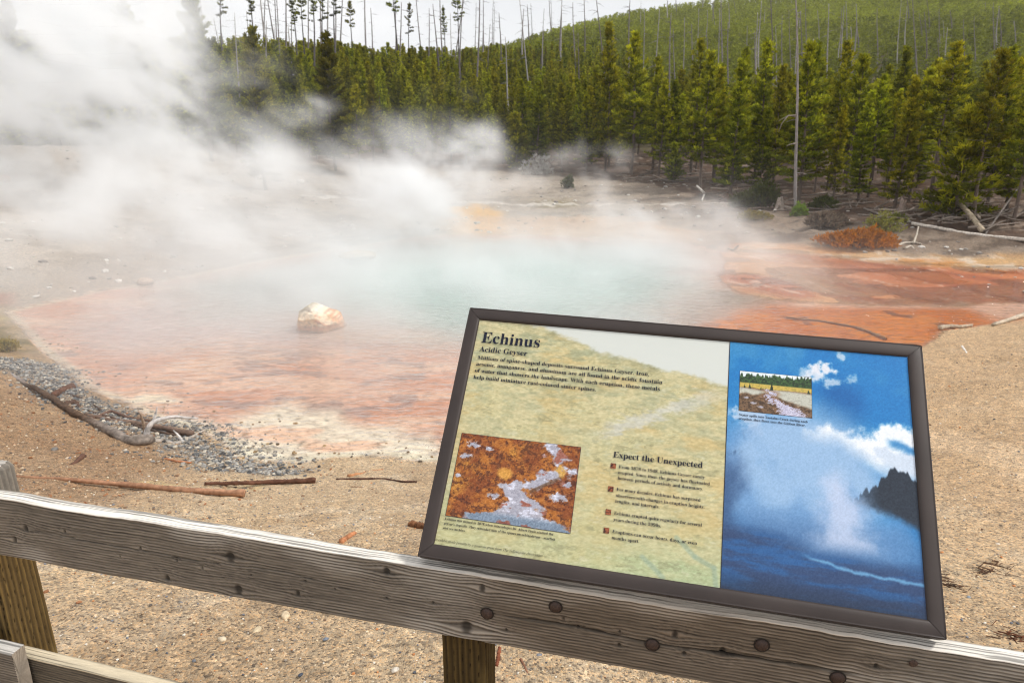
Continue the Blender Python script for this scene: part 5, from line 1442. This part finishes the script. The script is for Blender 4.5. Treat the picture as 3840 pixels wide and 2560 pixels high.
def stump(dx, dy, h, r, col, label, spikes=3, roots=4):
    P = ung(dx, dy); e = empty('tree_stump', P.tolist()); tag(e, label, 'stump')
    m = MB(); n = 18; na = 14
    zs = np.linspace(-.1, 1, n); a2 = np.arange(na) / na * 2 * math.pi
    Z, A = np.meshgrid(zs, a2, indexing='ij'); top = h * (.55 + .45 * sstep(.35, .8, vnoise(A * 1.4, A * 0, int(dx))))
    rr = r * (1 - .35 * Z + .5 * np.clip(.15 - Z, 0, 1)) * (1 + .16 * (vnoise(A * 2.2, Z * 2, 5) - .5))
    V = np.stack([np.cos(A) * rr, np.sin(A) * rr, np.where(Z > 0, Z * top, Z)], -1)
    i = np.arange(n - 1)[:, None] * na; j = np.arange(na)[None, :]; j2 = (j + 1) % na
    f = np.stack([i + j, i + j2, i + na + j2, i + na + j], -1).reshape(-1, 4)
    g = fbm(A * 4, Z * 2, 3, 741); m.add(np.concatenate([V.reshape(-1, 3), [[0, 0, h * .4]]]), [f, np.stack([(n - 1) * na + np.arange(na), (n - 1) * na + (np.arange(na) + 1) % na, np.full(na, n * na)], 1)], np.concatenate([lin(col) * (.5 + 1.0 * g.reshape(-1, 1)), [lin(col) * .4]]))
    obj('trunk', m.mesh('trunk', log_m), e)
    for k in range(roots):
        m = MB(); az = k / roots * 6.28 + rl.random(); d = np.array([math.cos(az), math.sin(az), 0])
        tube(m, np.stack([d * r * .6 + [0, 0, .10], d * r * 2 + [0, 0, .05], d * r * (3 + 2 * rl.random()) + [0, 0, -.03]]), [r * .38, r * .26, r * .1], 7, .12, rl, lin(col) * .8)
        obj('root', m.mesh('root', log_m), e)
    return e


stump(2068, 497, .62, .13, (150, 134, 124), 'broken split stump standing on the forest floor above the orange bush')
stump(1790, 480, .42, .17, (168, 154, 142), 'bleached stump with spreading roots left of the bare dead trunk')
stump(1672, 462, .30, .14, (92, 72, 60), 'low dark stump at the forest edge left of the dark green shrub')

# ------------------------------------------------------------------ shrubs
def shrub(name, dx, dy, wpx, hpx, label, cols, n=420, seed=0, leaf=.085, stems=7):
    P = ung(dx, dy); r2 = np.random.default_rng(seed); W = px_r(P, wpx) / 2; Hh = px_r(P, hpx)
    e = empty(name, P.tolist()); tag(e, label, 'shrub')
    u = r2.normal(size=(n, 3)); u /= np.linalg.norm(u, axis=1)[:, None]; u[:, 2] = np.abs(u[:, 2]); rad_ = r2.random(n) ** .45
    lump = .7 + .6 * fbm(u[:, 0] * 2.2 + 5, u[:, 1] * 2.2 + u[:, 2] * 1.5, 3, seed)
    c = u * (rad_ * lump)[:, None] * [W, W * .75, Hh] + [0, 0, .04]
    tip = sstep(.5, 1, rad_)[:, None]; k = (fbm(c[:, 0] * 3, c[:, 2] * 4 + c[:, 1] * 3, 3, seed + 3)[:, None] - .5) * .8 + r2.random((n, 1)) * .4
    cc = np.asarray(cols[0]) * (1 - np.clip(tip * .8 + k, 0, 1)) + np.asarray(cols[1]) * np.clip(tip * .8 + k, 0, 1)
    m = MB(); blades(m, c, u * .6 + [0, 0, .5], leaf, leaf * .38, 7, r2, cc)
    ms = MB()
    for i in range(stems):
        q = c[r2.integers(0, n)]; tube(ms, np.stack([[0, 0, -.05], q * .5 + [0, 0, .03], q]), [.018, .012, .005], 4, col=lin((110, 92, 78)), cap=False)
    obj('stems', ms.mesh('stems', bark_m), e); obj('foliage', m.mesh('foliage', needle_m, smooth=False), e)
    return e


DG, MG = [.035, .05, .012], [.12, .15, .025]
shrub('green_shrub', 1748, 475, 86, 52, 'dark green rounded shrub at the forest edge', (DG, MG), 620, 1)
shrub('green_shrub', 1703, 478, 60, 36, 'grey green low shrub touching the dark rounded one on its left', ([.06, .07, .03], [.15, .16, .05]), 380, 2)
shrub('green_shrub', 1835, 497, 34, 26, 'small bright green bush at the foot of the bare dead trunk', (MG, [.16, .24, .03]), 240, 3, .07)
shrub('green_shrub', 1890, 478, 66, 22, 'low dark green mat of shrub right of the bare dead trunk', (DG, [.09, .12, .02]), 320, 4)
shrub('ochre_shrub', 1735, 505, 84, 18, 'low ochre and green patch of brush on the pale shore below the shrubs', ([.10, .08, .02], [.20, .16, .03]), 260, 5, .06)
shrub('dead_bush', 1975, 566, 186, 34, 'rust orange dead bush on the gravel at the edge of the red flats', ([.16, .045, .010], [.42, .11, .014]), 900, 6, .085, 14)
shrub('green_shrub', 2030, 535, 96, 48, 'thin yellow green bush growing right behind the rust orange bush', ([.10, .10, .03], [.22, .21, .04]), 240, 7, .06, 16)
shrub('brush_heap', 1900, 522, 90, 28, 'tangled heap of reddish grey dead brush left of the rust orange bush', ([.13, .09, .07], [.26, .19, .15]), 420, 8, .12, 24)
shrub('green_shrub', 2060, 510, 40, 16, 'small yellowish bush under the pines by the split stump', ([.10, .11, .02], [.22, .22, .03]), 140, 9, .06)
shrub('green_shrub', 1305, 432, 30, 26, 'small grey green bush on the pale flats behind the pool', ([.06, .07, .03], [.14, .15, .05]), 160, 10, .08)
shrub('dead_bush', 1238, 402, 74, 42, 'pale grey leafless bush before the dark forest beyond the pool', ([.30, .28, .27], [.46, .44, .42]), 150, 11, .16, 26)
shrub('ochre_shrub', 740, 355, 90, 56, 'yellow green brush showing through a gap in the steam', ([.12, .11, .03], [.24, .21, .04]), 420, 12, .10)
shrub('ochre_shrub', 690, 330, 60, 70, 'reddish brush left of the yellow green brush in the steam gap', ([.16, .07, .03], [.24, .16, .05]), 260, 13, .10)
shrub('moss_tuft', 4, 806, 84, 15, 'ochre and green moss mat on the left shore', ([.12, .10, .03], [.28, .20, .05]), 520, 14, .035, 4)

# ------------------------------------------------------------------ rocks, gravel, pebbles
stone_m = attr_mat('stone', rough=.85, spec=.3, nscale=22, namp=.3, bump=.5, bscale=45)


def ico(sub):
    import bmesh
    bm = bmesh.new(); bmesh.ops.create_icosphere(bm, subdivisions=sub, radius=1)
    v = np.array([q.co[:] for q in bm.verts]); f = np.array([[w.index for w in q.verts] for q in bm.faces]); bm.free()
    return v, f


def rock(name, P, size, seed, colfn, label, cat='rock', sub=5, rot=0.0, sharp=.5, tilt=0.0, group=None, planes=16, cuts=None):
    v, f = ico(sub); r2 = np.random.default_rng(seed)
    d = np.ones(len(v))
    for k in range(planes):                 # chop with random planes for facets
        nrm = r2.normal(size=3); nrm /= np.linalg.norm(nrm); h = .62 + .3 * r2.random(); dt = v @ nrm
        d = np.minimum(d, np.where(dt > 1e-3, h / np.maximum(dt, 1e-3), 9) * sharp + (1 - sharp) * 1.0)
    if cuts:
        d = np.full(len(v), 9.0)
        for nx, ny, nz2, h in cuts:
            nl2 = math.sqrt(nx * nx + ny * ny + nz2 * nz2); dt = (v @ np.array([nx, ny, nz2])) / nl2
            d = np.minimum(d, np.where(dt > 1e-3, h / np.maximum(dt, 1e-3), 9))
    q = v * d[:, None]
    q = q * (1 + .14 * (fbm(q[:, 0] * 3 + seed, q[:, 1] * 3 + q[:, 2] * 4, 5, seed, .6) - .5))[:, None]
    q = q + v * (.05 * (fbm(q[:, 0] * 2 + 9, q[:, 2] * 14 + q[:, 0] * 3, 3, seed + 2) - .5))[:, None]
    q = q * np.asarray(size) / 2
    c, s = math.cos(tilt), math.sin(tilt); q = np.stack([q[:, 0] * c + q[:, 2] * s, q[:, 1], -q[:, 0] * s + q[:, 2] * c], 1)
    c, s = math.cos(rot), math.sin(rot); q = np.stack([q[:, 0] * c - q[:, 1] * s, q[:, 0] * s + q[:, 1] * c, q[:, 2]], 1)
    mb = MB(); mb.add(q, [f], colfn(q, v)); o = mb.build(name, stone_m); o.location = np.asarray(P).tolist()
    return tag(o, label, cat, group)


def boulder_col(q, v):
    n = fbm(q[:, 0] * 7, q[:, 2] * 9 + q[:, 1] * 5, 5, 751, .6); n2 = fbm(q[:, 0] * 16, q[:, 2] * 22, 4, 761)
    C = np.empty((len(q), 3)); C[:] = lin((226, 206, 176))
    def bl(c, w): C[:] = C * (1 - np.clip(w, 0, 1)[:, None]) + lin(c) * np.clip(w, 0, 1)[:, None]
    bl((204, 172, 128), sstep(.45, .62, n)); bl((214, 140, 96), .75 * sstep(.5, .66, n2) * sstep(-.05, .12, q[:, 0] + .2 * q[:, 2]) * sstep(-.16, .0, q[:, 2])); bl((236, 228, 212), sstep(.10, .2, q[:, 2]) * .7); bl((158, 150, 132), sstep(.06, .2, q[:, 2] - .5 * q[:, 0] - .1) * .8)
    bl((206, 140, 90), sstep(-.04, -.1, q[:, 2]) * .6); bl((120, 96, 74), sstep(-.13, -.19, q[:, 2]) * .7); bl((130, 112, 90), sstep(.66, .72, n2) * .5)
    return C


P = un(727, 742, 0); rock('boulder', P + [0, 0, .06], (2, 2, 2), 12, boulder_col, 'cream and rust stained boulder standing alone in the pool', 'boulder', 6, .12, 1.0, .0, None, 8, [(.42, -.1, .9, .185), (-.96, -.15, .25, .27), (-.35, -.75, .55, .22), (-.25, -.9, -.35, .19), (.92, -.2, .3, .31), (.55, -.75, .35, .25), (.6, -.6, -.5, .27), (0, 0, -1, .24), (0, 1, .25, .24), (-.5, .1, .86, .25), (.1, -.6, .8, .225)])
plain = lambda c: (lambda q, v: lin(c) * (.7 + .6 * fbm(q[:, 0] * 30 / max(.05, np.ptp(q[:, 0])), q[:, 2] * 30 / max(.05, np.ptp(q[:, 2])), 3, 771))[:, None])
P = un(825, 596, 0); rock('flat_rock', P + [0, 0, .10], (.95, .6, .26), 14, plain((176, 158, 138)), 'low pale rock at the far edge of the pool, veiled by steam', 'rock', 5, .3, .7)
P = un(335, 652, 0); rock('flat_rock', P + [0, 0, .06], (.38, .3, .16), 15, plain((178, 158, 140)), 'small pale rock near the far left pool edge, under thick steam', 'rock', 4)
for dx, dy, w, c, lab in ((600, 411, .5, (226, 222, 216), 'white boulder on the bare slope left of a darker one'), (640, 415, .65, (176, 168, 160), 'grey boulder with a white top on the bare slope'), (690, 421, .4, (214, 210, 204), 'small white stone on the bare slope, right of the grey boulder'), (460, 484, .3, (206, 196, 186), 'small pale stone on the slope under the steam'), (340, 468, .3, (200, 190, 180), 'pale stone low on the slope at left'), (10, 418, .5, (206, 170, 146), 'tan stone high on the slope at the left picture edge')):
    P = ung(dx, dy); rock('stone', P + [0, 0, w * .2], (w, w * .8, w * .6), int(dx), plain(c), lab, 'stone', 4)
for dx, dy, w, c, lab in ((125, 1034, 14, (112, 108, 104), 'flat dark grey stone on the sand left, below the driftwood log'), (690, 1053, 9, (120, 122, 126), 'blue grey stone on the sand at the end of the pool edge'), (1238, 1568 - 62, 12, (130, 132, 138), 'round grey stone on the sand under the rail, right of the bark'), (748, 1468, 10, (120, 128, 140), 'blue grey stone on the sand in the lower left'),
                          (656, 1416, 20, (204, 184, 154), 'pale cream stone on the sand under the rail, right of the post'), (590, 1450, 18, (198, 180, 150), 'cream flat stone on the sand, lower left of another cream one'), (510, 1470, 16, (214, 198, 172), 'cream stone nearest to the lower rail'), (908, 1540, 14, (206, 196, 182), 'white stone on the sand near the bottom, left of the middle post'),
                          (1030, 1080, 0, 0, ''), (108, 990, 8, (240, 238, 234), 'bright white curled flake on the sand by the driftwood log'), (690, 1550, 9, (74, 80, 92), 'dark blue stone on sand close to the bottom of the picture'), (415, 1385, 9, (128, 124, 120), 'grey stone on the sand just right of the left post'), (2292, 1252, 10, (232, 224, 212), 'white pebble on the sand right of the sign, beyond the dark scraps'), (2225, 1372, 8, (140, 146, 154), 'grey pebble on the sand below the dark scraps at right')):
    if not w: continue
    P = ung(dx, dy); s_ = px_r(P, w * 1.5); rock('stone', P + [0, 0, s_ * .12], (s_, s_ * .75, s_ * .5), int(dx + dy), plain(c), lab, 'stone', 3, rl.random() * 3, .7)


def scatter(name, pts, sizes, cols, flat, sub, seed, m=stone_m):
    r2 = np.random.default_rng(seed); v, f = ico(sub); n = len(pts)
    V = np.repeat(v[None], n, 0)
    dirs = r2.normal(size=(n, 5, 3)); dirs /= np.linalg.norm(dirs, axis=2)[..., None]; hh = .55 + .35 * r2.random((n, 5))
    d = np.ones((n, len(v)))
    for k in range(5):
        dt = np.einsum('nij,nj->ni', V, dirs[:, k]); d = np.minimum(d, np.where(dt > .05, hh[:, k:k + 1] / np.maximum(dt, .05), 9))
    V = V * d[..., None]
    sc_ = sizes[:, None] * np.stack([.8 + .5 * r2.random(n), .7 + .4 * r2.random(n), flat * (.7 + .6 * r2.random(n))], 1) / 2
    V = V * sc_[:, None, :]; a_ = r2.random(n) * 6.28; c, s = np.cos(a_)[:, None], np.sin(a_)[:, None]
    V = np.stack([V[..., 0] * c - V[..., 1] * s, V[..., 0] * s + V[..., 1] * c, V[..., 2]], -1) + np.asarray(pts)[:, None, :]
    mb = MB(); mb.add(V.reshape(-1, 3), [(f[None] + (np.arange(n) * len(v))[:, None, None]).reshape(-1, 3)], np.repeat(cols, len(v), 0))
    o = mb.build(name, m, smooth=False); return tag(o, kind='stuff')


def surf(x, y): return ground_relief(x, y, hz(x, y))


r2 = np.random.default_rng(31)
# gravel strip
G = np.array(GRAVEL); q = np.stack([r2.uniform(G[:, 0].min(), G[:, 0].max(), 60000), r2.uniform(G[:, 1].min(), G[:, 1].max(), 60000)], 1)
dd = polydist(q[:, 0], q[:, 1], GRAVEL) + r2.normal(size=len(q)) * .16 + .75 * (fbm(q[:, 0] * 2.2, q[:, 1] * 2.2, 4, 791) - .5); q = q[dd > .0][:8200]
sz = .012 + .045 * r2.random(len(q)) ** 3.2
pal = np.array([lin(c) for c in ((120, 119, 117), (94, 94, 94), (150, 146, 140), (176, 166, 150), (72, 70, 70), (140, 122, 102), (194, 184, 168))])
z = surf(q[:, 0], q[:, 1]); scatter('gravel', np.stack([q[:, 0], q[:, 1], z + sz * .12], 1), sz, pal[r2.choice(7, len(q), p=[.25, .2, .2, .12, .1, .08, .05])] * (.8 + .4 * r2.random((len(q), 1))), .6, 1, 32)
# pebbles of the sandy bank
n = 17000; th = r2.uniform(-.80, .80, n); rr = 1.7 + 9 * r2.random(n) ** 1.7
x, y = rr * np.sin(th), rr * np.cos(th); ok = polydist(x, y, SHORE) < -.05; x, y, rr = x[ok], y[ok], rr[ok]
sz = (.004 + .011 * r2.random(len(x)) ** 3.5) * (.75 + .25 * rr / 2)
pal2 = np.array([lin(c) for c in ((204, 188, 160), (178, 150, 118), (150, 140, 130), (120, 122, 128), (84, 86, 92), (222, 214, 200), (196, 132, 84), (120, 92, 72))])
z = surf(x, y); scatter('pebbles', np.stack([x, y, z + sz * .15], 1), sz, pal2[r2.choice(8, len(x), p=[.24, .2, .14, .1, .06, .14, .06, .06])], .65, 1, 33)
n = 5200; x = r2.uniform(-6.5, -1.2, n); y = r2.uniform(2.4, 7.2, n); ok = (polydist(x, y, SHORE) < -.05) & (r2.random(n) < sstep(-.8, -3.0, x) * .9); x, y = x[ok], y[ok]
sz = .008 + .032 * r2.random(len(x)) ** 3; z = surf(x, y)
pal4 = np.array([lin(c) for c in ((164, 132, 102), (126, 100, 80), (186, 164, 138), (104, 96, 90), (150, 104, 72))])
scatter('stones', np.stack([x, y, z + sz * .12], 1), sz, pal4[r2.choice(5, len(x))] * (.8 + .4 * r2.random((len(x), 1))), .6, 1, 36)
# stony debris on the far shore and slope
n = 5200; x = r2.uniform(-26, 18, n); y = r2.uniform(12, 36, n); ok = (polydist(x, y, SHORE) < -.15) & (y < np.interp(x, fex, fey) + 1) & ((x < -6) | (y > 19.5) | (x > 9)) & (r2.random(n) < sstep(.42, .6, fbm(x * .5, y * .8, 3, 781)) + .1)
x, y = x[ok], y[ok]; sz = .05 + .16 * r2.random(len(x)) ** 3
pal3 = np.array([lin(c) for c in ((190, 184, 176), (150, 144, 138), (120, 112, 106), (206, 200, 192))]); z = surf(x, y)
scatter('rubble', np.stack([x, y, z + sz * .1], 1), sz, pal3[r2.choice(4, len(x))], .5, 1, 34)
# crumbs of sinter along the shallow edge
q = []
S2 = np.array(SHORE[:19])
for i in range(420):
    k = r2.integers(0, 18); u = r2.random(); b = S2[k] * (1 - u) + S2[k + 1] * u; inw = np.array([0.35, .94]) if k > 7 else np.array([.8, .6]); q.append(b + inw * abs(r2.normal()) * .35 + r2.normal(size=2) * .04)
q = np.array(q); sz = .010 + .045 * r2.random(len(q)) ** 4
scatter('sinter_crumbs', np.stack([q[:, 0], q[:, 1], np.maximum(surf(q[:, 0], q[:, 1]), -.02) + .004], 1), sz, np.array([lin(c) for c in ((112, 90, 62), (150, 120, 74), (84, 74, 62), (176, 150, 110))])[r2.choice(4, len(q))], .5, 1, 35)

# ------------------------------------------------------------------ steam
def steam():
    vm = bpy.data.materials.new('steam'); vm.use_nodes = True; nt = vm.node_tree
    nt.nodes.remove(nt.nodes['Principled BSDF'])
    pv = nt.nodes.new('ShaderNodeVolumePrincipled'); pv.inputs['Color'].default_value = (.985, .993, 1, 1); pv.inputs['Density'].default_value = 1.0; pv.inputs['Anisotropy'].default_value = .0
    nt.links.new(pv.outputs[0], nt.nodes['Material Output'].inputs['Volume'])
    ng = bpy.data.node_groups.new('steam', 'GeometryNodeTree'); ng.interface.new_socket('Geometry', in_out='OUTPUT', socket_type='NodeSocketGeometry')
    Nn = ng.nodes; L = ng.links
    out = Nn.new('NodeGroupOutput'); vc = Nn.new('GeometryNodeVolumeCube'); sm = Nn.new('GeometryNodeSetMaterial'); sm.inputs['Material'].default_value = vm
    L.new(vc.outputs[0], sm.inputs[0]); L.new(sm.outputs[0], out.inputs[0])
    vc.inputs['Min'].default_value = (-30, 6.2, -.1); vc.inputs['Max'].default_value = (14, 37, 15)
    for k, v in zip('XYZ', (352, 246, 130)): vc.inputs['Resolution ' + k].default_value = v
    pos = Nn.new('GeometryNodeInputPosition').outputs[0]

    def mth(op, a, b=None, c=None):
        n = Nn.new('ShaderNodeMath'); n.operation = op
        for i, x in enumerate((a, b, c)):
            if x is None: continue
            if isinstance(x, (int, float)): n.inputs[i].default_value = x
            else: L.new(x, n.inputs[i])
        return n.outputs[0]

    def vm_(op, a, b):
        n = Nn.new('ShaderNodeVectorMath'); n.operation = op
        for i, x in enumerate((a, b)):
            if isinstance(x, (tuple, list, np.ndarray)): n.inputs[i].default_value = tuple(float(q) for q in x)
            else: L.new(x, n.inputs[i])
        return n.outputs[1 if op in ('DOT_PRODUCT', 'LENGTH') else 0]

    def noise(scale, detail, vec, rough=.55):
        n = Nn.new('ShaderNodeTexNoise'); n.inputs['Scale'].default_value = scale; n.inputs['Detail'].default_value = detail; n.inputs['Roughness'].default_value = rough; L.new(vec, n.inputs['Vector'])
        return n
    # wind-blown warp of the position
    wn = noise(.16, 3, pos)
    wv = vm_('MULTIPLY', vm_('SUBTRACT', wn.outputs['Color'], (.5, .5, .5)), (3.2, 3.0, 2.6))
    wp = vm_('ADD', pos, wv)
    # billows: stretched down-wind (rising to the left)
    rot = Nn.new('ShaderNodeVectorRotate'); rot.rotation_type = 'Y_AXIS'; rot.inputs['Angle'].default_value = R_(-28); L.new(wp, rot.inputs['Vector'])
    bn = noise(.62, 6, vm_('MULTIPLY', rot.outputs[0], (.7, .8, 1.2)), .68).outputs[0]
    bil = mth('MULTIPLY', mth('SUBTRACT', bn, .5), 2.0)

    def gauss(c, r, s):
        d = vm_('DIVIDE', vm_('SUBTRACT', wp, c), r)
        return mth('MULTIPLY', mth('EXPONENT', mth('MULTIPLY', vm_('DOT_PRODUCT', d, d), -1.0)), s)
    tot = None
    for c, r, s in STEAM:
        g = gauss(c, r, s); tot = g if tot is None else mth('ADD', tot, g)
    # billowing body: the noise eats into the soft edges
    body = mth('MAXIMUM', mth('ADD', mth('MULTIPLY', tot, mth('MAXIMUM', mth('ADD', mth('MULTIPLY', bil, 6.0), .58), .015)), mth('MULTIPLY', mth('SUBTRACT', bil, .2), .012)), 0.0)
    body = mth('MULTIPLY', body, mth('MINIMUM', mth('MULTIPLY', tot, 60.0), 1.0))
    body = mth('MAXIMUM', mth('SUBTRACT', body, .035), 0.0)
    # mist hugging the water
    sx = Nn.new('ShaderNodeSeparateXYZ'); L.new(pos, sx.inputs[0]); zc = sx.outputs[2]
    mist = None
    for c, r, s, h in MIST:
        d = vm_('DIVIDE', vm_('SUBTRACT', vm_('MULTIPLY', wp, (1, 1, 0)), (c[0], c[1], 0)), (r[0], r[1], 1))
        g = mth('MULTIPLY', mth('EXPONENT', mth('MULTIPLY', vm_('DOT_PRODUCT', d, d), -1.0)), s)
        g = mth('MULTIPLY', g, mth('EXPONENT', mth('MULTIPLY', mth('MAXIMUM', zc, 0.0), -1.0 / h)))
        mist = g if mist is None else mth('ADD', mist, g)
    mist = mth('MULTIPLY', mist, mth('MAXIMUM', mth('ADD', mth('MULTIPLY', bil, 3.0), .8), .1))
    L.new(mth('ADD', body, mist), vc.inputs['Density'])
    v = bpy.data.volumes.new('steam'); o = bpy.data.objects.new('steam', v); COL.objects.link(o); v.materials.append(vm)
    md = o.modifiers.new('steam', 'NODES'); md.node_group = ng
    tag(o, kind='stuff')


def sp(dx, dy, Y, rx, ry, rz, s):
    return (atd(dx, dy, Y), (rx, ry, rz), s)


STEAM = [sp(40, 60, 24, 4.8, 3.0, 3.8, .50), sp(190, 100, 24, 2.9, 2.6, 2.9, .55), sp(300, 160, 23, 1.45, 2.2, 1.7, .70), sp(330, 40, 24, .9, 1.8, 1.2, .30), sp(20, 260, 22, 4.5, 3, 2.0, .26), sp(230, 390, 22, 4.6, 3, 1.2, .26), sp(60, 430, 20, 4.0, 2.5, 1.1, .22), sp(300, 500, 18, 4.0, 2.5, .8, .18), sp(120, 560, 16, 2.6, 2.0, .6, .14), sp(560, 520, 18, 3.0, 2.2, .7, .16),
         sp(480, 365, 24, 2.4, 1.8, .9, .30), sp(620, 375, 23, 2.0, 1.8, .65, .34), sp(770, 415, 22, 1.9, 1.8, .65, .38), sp(640, 262, 25, 1.1, 1.1, .40, .26), sp(700, 228, 25, .75, .9, .32, .34), sp(510, 325, 25, 1.3, 1.2, .45, .20),
         sp(970, 412, 20, 1.5, 1.6, .85, .75), sp(1028, 342, 20, 1.05, 1.2, .75, .85), sp(1085, 305, 20, .62, .9, .5, .75), sp(900, 318, 22, 1.1, 1.2, .55, .45), sp(1000, 250, 24, 1.2, 1.2, .6, .11), sp(800, 160, 26, 1.2, 1.0, .7, .06),
         sp(955, 470, 19, .95, 1.3, .65, .80), sp(1365, 405, 23, .50, .8, .5, .50), sp(1415, 370, 23, .50, .7, .5, .45), sp(1330, 360, 24, .6, .8, .45, .18), sp(1395, 465, 22, .36, .8, .60, .55), sp(1240, 385, 24, .9, 1.0, .42, .34), sp(1200, 430, 23, 1.0, 1.2, .30, .26), sp(1560, 515, 19, 1.5, 1.6, .34, .42), sp(1370, 505, 20, 1.7, 1.6, .28, .28), sp(1660, 560, 18, 1.0, 1.4, .22, .25), sp(480, 510, 19, 5, 4, .8, .12)]
MIST = [((-3.0, 14.5), (5.5, 5.0), .30, .50), ((0.8, 17.5), (5.0, 3.6), .36, .34), ((-8, 17), (6, 6), .34, .8), ((4.0, 17.5), (3.0, 3.2), .34, .40), ((-3, 9.8), (4.5, 2.6), .17, .35), ((1.0, 13), (3.5, 3.0), .22, .28), ((6.2, 16.2), (2.2, 2.6), .14, .22)]
steam()

# ------------------------------------------------------------------ thin haze of falling snow over the far hills
mb = MB(); box(mb, (-905, -905, -2.5), (905, 905, 76))
hm = bpy.data.materials.new('haze'); hm.use_nodes = True; t = hm.node_tree
t.nodes.remove(t.nodes['Principled BSDF'])
pv = t.nodes.new('ShaderNodeVolumePrincipled'); pv.inputs['Color'].default_value = (.93, .96, 1, 1); pv.inputs['Density'].default_value = .0003
t.links.new(pv.outputs[0], t.nodes['Material Output'].inputs['Volume'])
tag(mb.build('haze', hm, smooth=False), kind='stuff')
